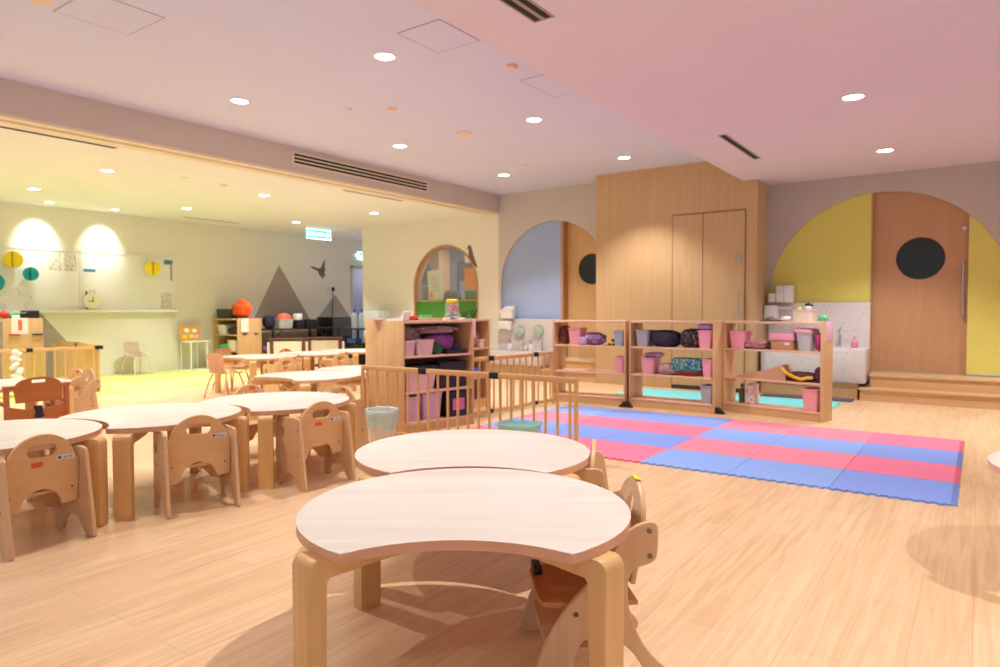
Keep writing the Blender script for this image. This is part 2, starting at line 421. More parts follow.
# partition wall with arched window (facing the room), and back wall with two arched recesses
def archpts(cx, cz, r, zb, n=40):
    return [(cx+r, zb)] + arc(cx, cz, r, 0, 180, n) + [(cx-r, zb)]
def flipx(ps): return [(x, z) for x, z in ps]
WM = T(0, YW+.1, 0) @ XZ
struct(panel('wall_partition', [(XP, 0), (XB, 0), (XB, ZL+.02), (XP, ZL+.02)], [archpts(-8.75, 1.66, .838, .62)], .2, M['cream'], WM, bev=.0005))
struct(panel('wall_back', [(XB, 0), (-5.0, 0), (-5.0, ZC), (XB, ZC)], [archpts(-6.25, 1.655, 1.128, .34)], .2, M['taupe'], WM, bev=.0005))
struct(panel('wall_back_right', [(-2.62, 0), (4.2, 0), (4.2, ZS), (-2.62, ZS)], [archpts(-1.105, 1.345, 1.43, .34)], .2, M['mauve'], WM, bev=.0005))
struct(MB().box(XP, XP+.2, YW+.2, 13.2, 0, ZL).box(XP, -6.9, 13.1, 13.3, 0, ZL).box(-7.0, -6.9, YW+.2, 13.2, 0, ZL).build('wall_office', M['lavroom'], smooth=False))
struct(MB().box(XP, -6.9, YW+.2, 13.3, ZL-.2, ZL-.1).build('ceiling_office', M['ceil_l'], smooth=False))

# arched window: frame, glass, green lower panel
win = thing('window_1', None, None, (0, 0, 0)); tag(win, kind='structure')
o_ = archpts(-8.75, 1.66, .838, .62); i_ = archpts(-8.75, 1.66, .805, .65)
panel('window_frame', o_, [i_], .22, M['doorwood'], T(0, YW+.095, 0) @ XZ, win, .002)
panel('glass_pane', archpts(-8.75, 1.66, .803, 1.38), [], .008, M['glass'], T(0, YW+.07, 0) @ XZ, win, .001)
MB().box(-9.55, -7.95, YW+.03, YW+.09, .65, 1.37).build('lower_panel', M['green'], win, smooth=False)
MB().box(-9.555, -7.945, YW+.02, YW+.13, 1.37, 1.395).build('sill', M['doorwood'], win, smooth=False)

# left arch: blue panel and recessed oak door with a dark porthole
dl = thing('door_1', None, None); tag(dl, kind='structure')
def arch_slice(cx, cz, r, zb, x0, x1, n=40):
    top = []
    for k in range(n+1):
        x = x1+(x0-x1)*k/n; d = r*r-(x-cx)**2
        top.append((x, cz+math.sqrt(max(0, d))))
    return [(x0, zb), (x1, zb)]+top
panel('blue_panel', arch_slice(-6.25, 1.655, 1.126, .36, -7.37, -6.1), [], .05, M['blue'], T(0, YW+.07, 0) @ XZ, dl, .001)
MB().box(-6.1, -6.05, YW+.045, YW+.24, .34, 2.77).build('door_jamb', M['doorwood'], dl, smooth=False)
panel('door_leaf', arch_slice(-6.25, 1.655, 1.3, .34, -6.07, -4.98), [arc(-5.56, 1.91, .27, 0, 351, 39)], .05, M['doorlight'], T(0, YW+.225, 0) @ XZ, dl, .001)
panel('porthole', arc(-5.56, 1.91, .272, 0, 351, 39), [], .03, M['porthole'], T(0, YW+.225, 0) @ XZ, dl, .001)
# right arch: mustard panels and door
dr = thing('door_2', None, None); tag(dr, kind='structure')
panel('yellow_panel', arch_slice(-1.105, 1.345, 1.428, .36, -2.53, -1.21), [], .05, M['yellow'], T(0, YW+.05, 0) @ XZ, dr, .001)
panel('yellow_panel', arch_slice(-1.105, 1.345, 1.428, .36, -.13, .325), [], .05, M['yellow'], T(0, YW+.05, 0) @ XZ, dr, .001)
dleaf = panel('door_leaf', arch_slice(-1.105, 1.345, 1.5, .34, -1.21, -.13), [arc(-.655, 1.862, .278, 0, 351, 39)], .05, M['doorwood'], T(0, YW+.12, 0) @ XZ, dr, .001)
MB().box(-1.225, -1.205, YW+.02, YW+.15, .34, 2.755).box(-.135, -.12, YW+.055, YW+.15, .34, 2.37).build('door_jamb', M['doorwood'], dr, smooth=False)
panel('porthole', arc(-.655, 1.862, .28, 0, 351, 39), [], .03, M['porthole'], T(0, YW+.12, 0) @ XZ, dr, .001)
MB().tube([(-.185, YW+.095, 1.1), (-.185, YW+.03, 1.1), (-.185, YW+.03, 1.78), (-.185, YW+.095, 1.78)], .012).build('door_handle', M['metal'], dr)
MB().cyl((-.18, YW+.1, 2.22), (-.18, YW+.075, 2.22), .03).build('door_lock', M['metal'], dr)

# oak store cupboard projecting from the back wall
cup = thing('wall_cupboard', None, None); tag(cup, kind='structure')
MB().box(-5.09, -2.57, 9.85, YW+.2, 0, ZC).build('carcass', M['boxwood'], cup, smooth=False)
for (x0, x1, nm) in ((-3.795, -3.34, 'door_panel'), (-3.332, -2.735, 'door_panel')):
    d = MB().box(x0, x1, 9.836, 9.85, .06, 2.6, .002).build(nm, M['boxwood'], cup, smooth=False)
hd = d
MB().box(-3.81, -2.72, 9.844, 9.85, 2.6, 2.62).box(-3.81, -3.797, 9.844, 9.85, 0, 2.6).box(-2.733, -2.72, 9.844, 9.85, 0, 2.6).box(-3.339, -3.333, 9.844, 9.85, .05, 2.6)  .build('door_gap', M['gap'], cup, smooth=False)
MB().box(-3.8, -2.72, 9.83, 9.852, 0, .06).build('kick_strip', M['darkgrey'], cup, smooth=False)
MB().tube([(-2.80, 9.84, .85), (-2.80, 9.79, .85), (-2.80, 9.79, 1.45), (-2.80, 9.84, 1.45)], .011).build('door_handle', M['metal'], cup)
MB().cyl((-2.81, 9.836, 1.93), (-2.81, 9.815, 1.93), .03).build('door_lock', M['metal'], cup)

# steps
def steps(name, x0, x1, y1, y2):
    b = MB().box(x0+.02, x1, y1+.02, YW+.1, 0, .14).box(x0, x1, y1, YW+.1, .14, .168, .006)
    b.box(x0+.12, x1, y2+.02, YW+.1, .168, .305).box(x0+.1, x1, y2, YW+.1, .305, .335, .006)
    return struct(b.build(name, M['stepwood'], smooth=False))
steps('trim_3', -1.28, 4.2, 9.84, 10.04)
steps('trim_4', -6.18, -5.09, 9.84, 10.04)

# wall decor painted on the left wall: mountains
def mural(name, pts, label, x=XL):
    o = MB().prism(pts, lambda u, v, w: Vector((x+w, u, v)), 0, .003).build(name, M['mount'], smooth=False)
    return tag(o, label, 'wall decal')
mural('mountain_decal', [(3.02, .01), (5.78, .01), (4.85, 1.19), (4.5, 1.19)], 'large grey mountain shape painted below the whiteboards', XL)
mural('mountain_decal', [(8.5, .01), (11.25, .01), (9.727, 2.24)], 'tall grey mountain triangle painted on wall beside the orange bag')
mural('mountain_decal', [(10.45, .01), (11.89, .01), (11.89, .98), (11.37, 1.58), (10.62, .8)], 'small grey mountain peak painted behind the black fridge', XL+.004)
def bird(name, mp, label, s):
    pts = [(-.34, .10), (-.2, .02), (-.06, -.03), (-.04, -.1), (.02, -.15), (.1, -.24), (.12, -.16), (.2, -.15), (.15, -.06), (.19, .02), (.17, .12), (.19, .3), (.1, .2), (.05, .08), (-.06, .05), (-.2, .09)]
    o = MB().prism([(u*s, v*s) for u, v in pts], mp, 0, .004).build(name, M['birdgrey'], smooth=False)
    return tag(o, label, 'wall decal')
bird('bird_decal', lambda u, v, w: Vector((XL+w, 10.9+u, 2.17+v)), 'grey flying bird decal on wall below the exit sign', .9)
perch = [(0, .34), (.05, .33), (.08, .25), (.12, .12), (.22, -.12), (.15, -.08), (.06, 0), (.0, .12), (-.01, .26), (-.05, .28)]
tag(MB().prism([(u, v) for u, v in perch], lambda u, v, w: Vector((-8.14+u, YW-w, 2.12+v)), 0, .004).build('bird_decal', M['birdgrey'], smooth=False),
    'grey perched bird decal beside the arched window', 'wall decal')

# ------------------------------------------------------------------ ceiling things
def downlight(x, y, z, label, r=.075):
    t = thing('downlight', label, 'ceiling light', (x, y, z), 0, 'recessed ceiling downlights')
    MB().lathe([(r, 0), (r+.018, 0), (r+.018, -.006), (r-.004, -.008), (r-.006, 0)]).build('trim_ring', M['white'], t)
    MB().lathe([(0, -.0045), (r-.006, -.0045), (r-.006, -.001), (0, -.001)]).build('diffuser', M['lamp'], t)
    return t
def lamp(x, y, z, e, blend=.6, ang=96, col=(1, .985, .965), size=.035, tilt=None):
    l = bpy.data.lights.new('lamp', 'SPOT'); l.energy = e; l.spot_size = R(ang); l.spot_blend = blend; l.color = col; l.shadow_soft_size = size
    o = bpy.data.objects.new('lamp', l); COL.objects.link(o); o.location = (x, y, z-.03)
    if tilt: o.rotation_euler = tilt
    return o
MAINY = (-1.0, 1.85, 4.18, 6.54, 8.92)
main_lab = {(-4.17, 4.18): 'bright downlight in lilac ceiling nearest the soffit and the camera',
            (-6.26, 4.18): 'round downlight in lilac ceiling above the left end of the slot grille beam',
            (-6.26, 6.54): 'downlight in lilac ceiling directly above the slot grille of the beam',
            (-6.26, 8.92): 'small downlight in lilac ceiling at the corner of beam and back wall',
            (-4.17, 6.54): 'downlight in lilac ceiling right of the round ceiling speaker',
            (-4.17, 8.92): 'small downlight in lilac ceiling just before the oak cupboard'}
EM = 135
for x in (-4.17, -6.26):
    for y in MAINY:
        if (x, y) in main_lab: downlight(x, y, ZC, main_lab[(x, y)], .085)
        lamp(x, y, ZC, 60 if y < 0 else 95 if y == 1.85 else EM, ang=100)
sof_lab = {6.52: 'soffit downlight farther from the back wall, in front of the yellow arch', 8.92: 'soffit downlight close to the back wall above the yellow arch'}
for x in (-.92, 1.6):
    for y in (-1.0, 2.7, 6.52, 8.92):
        if x == -.92 and y in sof_lab: downlight(x, y, ZS, sof_lab[y], .085)
        if x > 0 and y == 6.52: continue
        lamp(x, y, ZS, 60 if y < 0 else 175 if (x < 0 and y == 2.7) else EM*1.05, ang=104)
left_lab = {(-9.16, 4.19): 'classroom downlight nearest the beam on the left, alone above the whiteboards',
            (-11.4, 4.18): 'classroom downlight at far left, above the yellow paper ball',
            (-11.44, 6.55): 'classroom downlight above the round yellow ball of the right whiteboard',
            (-9.16, 6.52): 'classroom downlight beside the slot grille, midway along the beam',
            (-11.42, 8.88): 'classroom downlight nearest the green exit sign',
            (-9.2, 8.91): 'classroom downlight nearest the arched window'}
for x in (-9.16, -11.42):
    for y in (-.5, 1.85, 4.18, 6.53, 8.9):
        for k in left_lab:
            if abs(k[0]-x) < .1 and abs(k[1]-y) < .1: downlight(k[0], k[1], ZL, left_lab[k], .08)
        lamp(x, y, ZL, EM*1.22, col=(1, .98, .93))
for x in (-9.16, -11.42):
    lamp(x, 11.3, ZL, EM, col=(1, .98, .93))  # unseen lamps added to brighten the corridor past the partition
for y, lb in ((4.83, 'left one of two small wall washing downlights close to the whiteboards'), (5.87, 'right one of two small wall washing downlights close to the whiteboards')):
    downlight(-12.58, y, ZL, lb, .06)
    lamp(-12.58, y, ZL, 66, 1, 60, (1, .97, .9), .03, (0, R(43), 0))

def disc_thing(name, x, y, z, r, h, m, label, cat):
    o = MB().lathe([(0, -h), (r*.7, -h), (r, -h*.55), (r, 0), (0, 0)]).build(name, m); o.location = (x, y, z)
    return tag(o, label, cat)
disc_thing('smoke_detector', -3.42, 5.0, ZC, .055, .035, M['lampwarm'], 'round pinkish smoke detector hanging near the soffit edge', 'smoke detector')
disc_thing('ceiling_speaker', -5.18, 6.54, ZC, .10, .012, M['lampwarm'], 'flat beige round ceiling speaker in the middle of the lilac ceiling', 'ceiling speaker')
disc_thing('sprinkler', -5.19, 5.31, ZC, .05, .02, M['lampwarm'], 'small peach sprinkler cover left of the round ceiling speaker', 'sprinkler')
disc_thing('sprinkler', -5.57, 5.04, ZC, .04, .02, M['ceil'], 'tiny pale sprinkler cover, left of the peach one', 'sprinkler')
disc_thing('sprinkler', -5.58, 8.5, ZC, .05, .015, M['ceil'], 'faint pale sprinkler cover near the back wall of the lilac ceiling', 'sprinkler')
disc_thing('sprinkler', -8.81, 5.03, ZL, .05, .02, M['ceil_l'], 'small ivory sprinkler cover left of the ivory smoke detector', 'sprinkler')
disc_thing('smoke_detector', -8.89, 5.65, ZL, .06, .03, M['ceil_l'], 'small ivory smoke detector on the classroom ceiling', 'smoke detector')
disc_thing('sensor_light', -5.36, 2.02, ZC, .085, .01, M['lampwarm'], 'warm pale round ceiling fitting cut by the top edge of the photo', 'ceiling fitting')

def slot_grille(name, x0, x1, y0, y1, z, n, label, along='y', m=None):
    t = thing(name, label, 'air vent', ((x0+x1)/2, (y0+y1)/2, z))
    w = x1-x0; L = y1-y0
    MB().box(-w/2, w/2, -L/2, L/2, -.004, 0).build('grille_frame', m or M['ventgrey'], t, smooth=False)
    for k in range(n):
        c = -w/2+w*(k+.5)/n
        MB().box(c-w/n*.28, c+w/n*.28, -L/2+.02, L/2-.02, -.006, -.004).build('air_slot', M['vent'] if m is None else M['ventgrey'], t, smooth=False)
    return t
slot_grille('air_grille', -2.33, -2.18, 2.6, 3.66, ZS, 2, 'dark two slot air grille in the soffit at the top of the photo')
slot_grille('air_grille', -2.27, -2.18, 7.12, 8.5, ZS, 1, 'narrow dark air grille in the soffit in front of the oak cupboard')
slot_grille('air_grille', -7.86, -7.79, 1.2, 3.68, ZL, 1, 'long grey air slot beside the beam at left')
slot_grille('air_grille', -7.85, -7.79, 6.95, 8.2, ZL, 1, 'short grey air slot beside the beam near the arched window', m=M['ventgrey'])
slot_grille('air_grille', -12.56, -12.46, 7.1, 8.3, ZL, 1, 'faint pale air slot in the classroom ceiling along the left wall', m=M['trim'])
# linear grille on the beam face
fg = thing('linear_grille', 'white framed grille with three dark slots on the beam face', 'air vent', (XB, 7.06, 3.21))
MB().box(0, .012, -1.34, 1.34, -.085, .085).build('grille_frame', M['trim'], fg, smooth=False)
for k in (-1, 0, 1):
    MB().box(.012, .014, -1.31, 1.31, k*.048-.014, k*.048+.014).build('air_slot', M['vent'], fg, smooth=False)
# ceiling hatches
def hatch(x0, x1, y0, y1, label):
    t = thing('ceiling_hatch', label, 'ceiling hatch', ((x0+x1)/2, (y0+y1)/2, ZC))
    w = (x1-x0)/2; l = (y1-y0)/2
    MB().box(-w, w, -l, l, -.004, 0).build('hatch_panel', M['ceil'], t, smooth=False)
    MB().box(-w-.012, -w, -l-.012, l+.012, -.003, 0).box(w, w+.012, -l-.012, l+.012, -.003, 0).box(-w, w, -l-.012, -l, -.003, 0).box(-w, w, l, l+.012, -.003, 0).build('hatch_frame', M['seam'], t, smooth=False)
hatch(-5.47, -4.95, 2.17, 2.68, 'square access hatch in lilac ceiling at top left')
hatch(-3.74, -3.32, 3.9, 4.38, 'square access hatch in lilac ceiling beside the soffit edge')
hatch(-3.56, -3.12, 5.36, 5.98, 'faint access hatch in lilac ceiling behind the smoke detector')

# exit signs
def exit_sign(loc, w, h, label, full=True):
    t = thing('exit_sign', label, 'exit sign', loc)
    MB().box(-.03, .012, -w/2, w/2, -h/2, h/2, .004).build('sign_box', M['signgreen'], t, smooth=False)
    MB().box(.0121, .0135, -w/2, w/2, -h/2, -h/2+.025).box(.0121, .0135, -w/2, w/2, h/2-.015, h/2).box(.0121, .0135, w/2-.015, w/2, -h/2, h/2).box(.0121, .0135, -w/2, -w/2+.015, -h/2, h/2).build('sign_border', M['signwhite'], t, smooth=False)
    text_obj('sign_text', 'KELUAR', h*.62, M['signwhite'], T(.0135, -w*.14, 0) @ YZ, t)
    cx = w*.34; q = h*.3
    MB().prism([(cx-q, .25*q), (cx-q, -.25*q), (cx, -.25*q), (cx, -q), (cx+q, 0), (cx, q), (cx, .25*q)], lambda u, v, w_: Vector((.0135+w_, u, v)), 0, .002).build('sign_arrow', M['signwhite'], t, smooth=False)
    return t
es = exit_sign((-12.0, 9.93, 2.875), .66, .215, 'lit green exit sign hung from the classroom ceiling, reading KELUAR')
MB().cyl((0, -.2, .107), (0, -.2, .125), .008).cyl((0, .2, .107), (0, .2, .125), .008).build('hanger', M['metal'], es)
exit_sign((XL+.03, 12.32, 2.6), .42, .2, 'lit green exit sign above the doorway, half hidden by the partition')

# ------------------------------------------------------------------ whiteboards and things on them
def whiteboard(y0, y1, label):
    t = thing('whiteboard', label, 'whiteboard', (XL, (y0+y1)/2, 1.74))
    w = (y1-y0)/2
    MB().box(0, .02, -w, w, -.5, .5).build('writing_surface', M['board'], t, smooth=False)
    f = .03
    MB().box(0, .035, -w, w, .5, .53).box(0, .035, -w, w, -.53, -.5).box(0, .035, -w-f/2, -w+f/2, -.53, .53).box(0, .035, w-f/2, w+f/2, -.53, .53)  .build('board_frame', M['white'], t, smooth=False)
    return t
whiteboard(3.2, 5.5, 'left whiteboard, with the teal paper balls')
whiteboard(5.535, 7.23, 'right whiteboard, with the round clock at its lower left')
MB_ = MB().box(XL, XL+.12, 3.2, 7.24, 1.17, 1.2, .004).box(XL+.105, XL+.12, 3.2, 7.24, 1.2, 1.22).build('pen_ledge', M['white'], smooth=False)
tag(MB_, 'long white pen ledge under both whiteboards', 'ledge')
def sheet(name, y0, y1, z0, z1, m, label, cat='poster', x=XL+.02):
    return tag(MB().box(x, x+.003, y0, y1, z0, z1).build(name, m, smooth=False), label, cat)
sheet('printed_sheet', 4.99, 5.2, 1.9, 2.21, M['printed'], 'printed sheet on left whiteboard, the left one of two')
sheet('printed_sheet', 5.25, 5.45, 1.9, 2.21, M['printed'], 'printed sheet on left whiteboard, right one next to the divider')
sheet('drawing_sheet', 5.58, 6.1, 1.86, 2.22, M['paper'], 'large pale drawing at the top left of right whiteboard')
sheet('name_strip', 5.56, 5.76, 1.9, 1.955, M['bluestrip'], 'blue strip on right whiteboard above the clock', 'paper strip', XL+.0235)
sheet('name_strip', 7.03, 7.2, 2.11, 2.2, M['bluestrip'], 'small blue card at the top right corner of right whiteboard', 'paper strip')
sheet('pencil_strip', 7.15, 7.19, 1.79, 2.1, M['cardboard'], 'thin brown strip at the right edge of right whiteboard', 'paper strip')
sheet('chart_sheet', 6.96, 7.17, 1.24, 1.55, M['printed'], 'small ruled chart at the lower right of right whiteboard')
def paper_ball(y, z, r, m, md, label, x=XL+.17):
    t = thing('honeycomb_ball', label, 'paper ball', (x, y, z), -24, 'honeycomb paper balls')
    b = MB()
    n = 40
    rings = []
    for k in range(n):
        a = 2*PI*k/n; rr = r*(1 if k % 2 else .9)
        rings.append([b.bm.verts.new((rr*math.sin(PI*j/14)*math.cos(a), rr*math.sin(PI*j/14)*math.sin(a), r*math.cos(PI*j/14))) for j in range(15)])
    for k in range(n):
        A = rings[k]; B = rings[(k+1) % n]
        for j in range(14): b.bm.faces.new((A[j], A[j+1], B[j+1], B[j]))
    bmesh.ops.remove_doubles(b.bm, verts=b.bm.verts[:], dist=1e-5)
    b.build('honeycomb', m, t, smooth=False)
    MB().prism(arc(0, 0, r*1.01, -70, 70, 14)+arc(0, 0, r*.9, 70, -70, 14), lambda u, v, w: Vector((u, w, v)), -.013, .013).build('fold', md, t, smooth=False)
    return t
paper_ball(4.43, 2.045, .14, M['yellowt'], M['yellowd'], 'yellow honeycomb paper ball on left whiteboard')
paper_ball(4.68, 1.82, .115, M['teal'], M['teald'], 'smaller teal honeycomb paper ball, right of and below the yellow one at left')
paper_ball(4.15, 1.66, .15, M['teal'], M['teald'], 'teal honeycomb paper ball cut by the left photo edge')
paper_ball(6.73, 2.01, .14, M['yellowt'], M['yellowd'], 'yellow honeycomb paper ball on right whiteboard')
ck = thing('round_clock', 'round cream clock with white rim standing on the pen ledge', 'clock', (XL+.06, 5.68, 1.37))
MB().cyl((-.03, 0, 0), (.02, 0, 0), .15, n=40).build('clock_body', M['white'], ck)
MB().cyl((.02, 0, 0), (.0235, 0, 0), .125, n=40).build('clock_face', M['clockface'], ck)
MB().box(.024, .027, -.006, .006, -.01, .085).box(.024, .027, -.075, .01, -.006, .006).build('clock_hand', M['darkgrey'], ck, smooth=False)
MB().tube([(0, -.04, .15), (0, -.03, .2), (0, .03, .2), (0, .04, .15)], .006).build('clock_ring', M['metal'], ck)
MB().tube([(0, -.04, -.146), (0, -.06, -.165)], .007).tube([(0, .04, -.146), (0, .06, -.165)], .007).build('clock_foot', M['metal'], ck)
tag(MB().box(XL+.035, XL+.05, 5.58, 5.6, 1.21, 1.55).build('pointer_stick', M['darkgrey'], smooth=False), 'dark pointer stick standing upright left of the clock', 'pointer')

# ------------------------------------------------------------------ foam mats
def scallop(x0, x1, y, amp, n):
    return [(x0+(x1-x0)*k/n, y+(amp if (k//1) % 2 else 0)) for k in range(n+1)]
mt = thing('foam_mat', 'large pink and blue striped foam puzzle mat on the plank floor', 'mat', (0, 0, 0))
X0, X1, Y0, Y1 = -4.15, -.125, 4.89, 7.33
nx = 6; dx = (X1-X0)/nx; dy = (Y1-Y0)/4
rng = random.Random(3)
for i in range(nx):
    for j in range(4):
        pink = (j % 2 == 0) if i < 3 else (j % 2 == 1)
        light = (i in (3, 4)) or (i == 0)
        if pink: m = M['matpink2'] if light else M['matpink']
        else: m = M['matblue2'] if light else M['matblue']
        x0 = X0+i*dx; y0 = Y0+j*dy; g = .0015; k = 10
        pts = [(x0+g, y0+g)]
        for q in range(k):
            xa = x0+g+(dx-2*g)*q/k; xb = x0+g+(dx-2*g)*(q+.5)/k; xc = x0+g+(dx-2*g)*(q+1)/k
            a = 0 if j > 0 else 0
            if j == 0: pts += [(xa+.01, y0-.022), (xb-.005, y0-.022), (xb+.005, y0), (xc, y0)]
            else: pts += [(xb, y0+g), (xc, y0+g)]
        pts = [p for n_, p in enumerate(pts) if n_ == 0 or p != pts[n_-1]]
        if i == nx-1:
            for q in range(k):
                ya = y0+dy*q/k; yb = y0+dy*(q+.5)/k
                pts += [(x0+dx, ya+.005), (x0+dx+.035, ya+.008), (x0+dx+.035, yb), (x0+dx, yb+.004)]
        pts += [(x0+dx-g, y0+dy-g), (x0+g, y0+dy-g)]
        cl = []
        for p in pts:
            if not cl or (abs(p[0]-cl[-1][0])+abs(p[1]-cl[-1][1])) > 1e-5: cl.append(p)
        MB().prism(cl, lambda u, v, w: Vector((u, v, w)), .0, .014).build('mat_tile', m, mt, smooth=False)
lm = MB()
pts = [(-13.1, 1.5)]
n = 30
for k in range(n): pts += [(-13.1+2.95*k/n, 1.5)]
for k in range(60):
    y = 1.5+6.4*k/60; pts += [(-10.15, y), (-10.15 if k % 2 else -10.12, y+.05)]
pts += [(-10.15, 7.9), (-13.1, 7.9)]
cl = []
for p in pts:
    if not cl or (abs(p[0]-cl[-1][0])+abs(p[1]-cl[-1][1])) > 1e-5: cl.append(p)
tag(lm.prism(cl, lambda u, v, w: Vector((u, v, w)), 0, .012).build('foam_mat', M['lime'], smooth=False), 'bright lime foam mat on the floor below the whiteboards', 'mat')
tag(MB().box(-4.2, -1.42, 8.72, 9.5, 0, .012, .004).build('foam_mat', M['cyan'], smooth=False), 'cyan foam mat strip on the floor behind the low open shelves', 'mat')
tag(MB().box(-2.45, -1.32, 9.62, 9.88, 0, .02, .004).build('door_mat', M['slate'], smooth=False), 'slate grey mat strip in front of the right wash counter', 'mat')

# ------------------------------------------------------------------ crescent tables
ZT = .52; TT_ = .031
def table_outline(Rr=.545, cd=.325, rb=.517):
    th = math.asin(cd/Rr); pts = []
    n = 56
    for k in range(n+1):
        a = -(PI-th)+2*(PI-th)*k/n
        pts.append((Rr*math.sin(a), Rr*math.cos(a)))
    yc = -Rr*math.cos(th); cyb = yc-math.sqrt(rb*rb-cd*cd)
    a0 = math.asin(cd/rb)
    for k in range(1, 14):
        a = a0-2*a0*k/14
        pts.append((rb*math.sin(a), cyb+rb*math.cos(a)))
    return pts
def make_table(label, lam, Rr=.545):
    t = thing('crescent_table', label, 'table', (0, 0, 0), 0, 'crescent nursery tables')
    b = MB().prism(table_outline(Rr), lambda u, v, w: Vector((-u, v, w)), ZT-TT_, ZT, .004)
    bmesh.ops.recalc_face_normals(b.bm, faces=b.bm.faces[:])
    for f in b.bm.faces:
        f.material_index = 0 if (f.normal.z > .6) else 1
    b.build('tabletop', [M[lam], M['edge']], t)
    for ang, ro in ((48, .60), (-48, .60), (132.5, .612), (-132.5, .612)):
        h = ZT-TT_; th = .058; L = .34
        pr_ = [(ro, 0), (ro, h-.03)]+arc(ro-.03, h-.03, .03, 0, 90, 6)+[(ro-L, h), (ro-L, h-.05), (ro-th-.012, h-.056), (ro-th, h-.07), (ro-th, 0)]
        a = R(ang); dx_, dy_ = math.sin(a), math.cos(a)
        MB().prism(pr_, lambda u, v, w: Vector((u*dx_+w*dy_, u*dy_-w*dx_, v)), -.047, .047, .004).build('leg', M['leg'], t)
    return t
t1 = make_table('nearest crescent table with white wood top in the foreground', 'lam_x', .563)
t1.location = (-1.44, 1.815, 0); t1.rotation_euler = (0, 0, R(34.9))
dup(t1, (-1.994, 2.575, 0), 34.9, 'crescent table directly behind the nearest foreground table')
tb = make_table('crescent table at the left photo edge, nearest of the left row', 'lam_y')
tb.location = (-4.44, 1.37, 0)
TBL = [((-4.42, 2.27), 'middle crescent table of the left row, with one chair back at its near side'),
       ((-4.325, 3.15), 'crescent table at the far end of the left row, near the white bin'),
       ((-5.70, 4.57), 'crescent table with open bite to the left, behind the left row'),
       ((-5.8, 5.45), 'crescent table half hidden by the end panel of the tall shelf'),
       ((-8.66, 6.03), 'far crescent table with the terracotta chair at its left end'),
       ((-8.63, 6.93), 'far crescent table before the brown framed screens, middle of the far row'),
       ((-8.57, 7.84), 'farthest crescent table, cut off by the tall shelf end panel'),
       ((-7.42, 2.42), 'crescent table behind the dark orange wooden chair at left'),
       ((-7.5, 1.51), 'crescent table at the left photo edge beyond the dark orange chair'),
       ((.585, 3.77), 'table at the right photo edge, only its rounded tip showing')]
for (x, y), lb in TBL:
    dup(tb, (x, y, 0), 0, lb)

# ------------------------------------------------------------------ cube chairs (facing local +y)
def make_cube_chair(label, name_txt=None, sticker=True):
    t = thing('cube_chair', label, 'chair', (0, 0, 0), 0, 'maple nursery chairs')
    for sx in (-1, 1):
        outer = [(-.20, .012), (-.185, 0), (-.125, 0), (-.112, .012)] + arc(-.0, .0, .1, 165, 15, 12)[1:-1] + [(.10, .012), (.115, 0), (.155, 0), (.168, .014), (.158, .43), (.145, .462), (.12, .472), (-.10, .478), (-.125, .47), (-.137, .45)]
        outer = [(y, z) for y, z in outer]
        hole = arc(.085, .375, .033, 0, 340, 17)
        p = panel('side_panel', outer, [hole], .02, M['plyz'], T(sx*.196, 0, 0) @ YZ, t, .004)
        b = MB()
        for (y, z) in ((-.115, .40), (-.115, .22), (.07, .27)):
            b.cyl((sx*.2055, y, z), (sx*.2085, y, z), .006, n=10)
        b.build('screw', M['screw'], p)
    # leaning back panel
    w = .183
    out = [(-w, .19), (-.105, .185)] + arc(0, .185, .1, 172, 8, 12) + [(.105, .185), (w, .19), (w, .405), (w-.006, .425)] + [(p[0], p[1]) for p in arc(0, .415, .165, 10, 170, 24, .158)] + [(-w+.006, .425), (-w, .405)]
    hole = [(.04+.031*math.cos(R(a)), .488+.031*math.sin(R(a))) for a in range(-90, 91, 20)] + [(-.04+.031*math.cos(R(a)), .488+.031*math.sin(R(a))) for a in range(90, 271, 20)]
    lean = T(0, -.152, .19) @ Matrix.Rotation(R(-7), 4, 'X') @ T(0, 0, -.19)
    lean = T(0, -.055, .19) @ Matrix.Rotation(R(5), 4, 'X') @ T(0, 0, -.19)
    bk = panel('back_panel', out, [hole], .02, M['ply'], lean @ XZ, t, .004)
    if sticker:
        MB().box(-.05, .004, -.0125, -.0105, .405, .432, mtx=lean).build('orange_sticker', M['orange'], bk, smooth=False)
        MB().box(-.05, .004, .0105, .0125, .53, .556, mtx=lean).build('orange_sticker', M['orange'], bk, smooth=False)
    if name_txt:
        n_ = MB().box(.07, .16, -.0125, -.0105, .425, .452, mtx=lean).build('name_label', M['labelw'], bk, smooth=False)
        text_obj('label_text', name_txt, .02, M['labelink'], lean @ T(.126, -.0128, .438) @ XZ, bk, .0002)
        MB().cyl(lean @ Vector((.084, -.0125, .4385)), lean @ Vector((.084, -.0132, .4385)), .009, n=10).build('label_icon', M['labelink'], bk)
    b = MB()
    for (x, z) in ((-.15, .27), (.15, .27)):
        b.cyl(lean @ Vector((x, -.0105, z)), lean @ Vector((x, -.013, z)), .006, n=10)
    b.build('screw', M['screw'], bk)
    MB().box(-.185, .185, -.045, .15, .25, .268, .004).build('seat', M['ply'], t)
    fr = [(-.185, .12)] + arc(0, .1, .12, 160, 20, 12) + [(.185, .12), (.185, .25), (-.185, .25)]
    panel('front_rail', fr, [], .018, M['ply'], T(0, .12, 0) @ XZ, t, .003)
    return t
c1 = make_cube_chair('cube chair at left photo edge with an orange sticker below its handle hole', 'Jarvis'); c1.location = (-3.975, 1.42, 0); c1.rotation_euler = (0, 0, R(96))
c2 = make_cube_chair('cube chair without orange sticker, pulled to middle table of left row', 'Hayden', False); c2.location = (-3.905, 2.265, 0); c2.rotation_euler = (0, 0, R(73.4))
c3 = make_cube_chair('cube chair with orange sticker, nearest the white bin, back to camera', 'Mia'); c3.location = (-3.78, 3.07, 0); c3.rotation_euler = (0, 0, R(84.4))
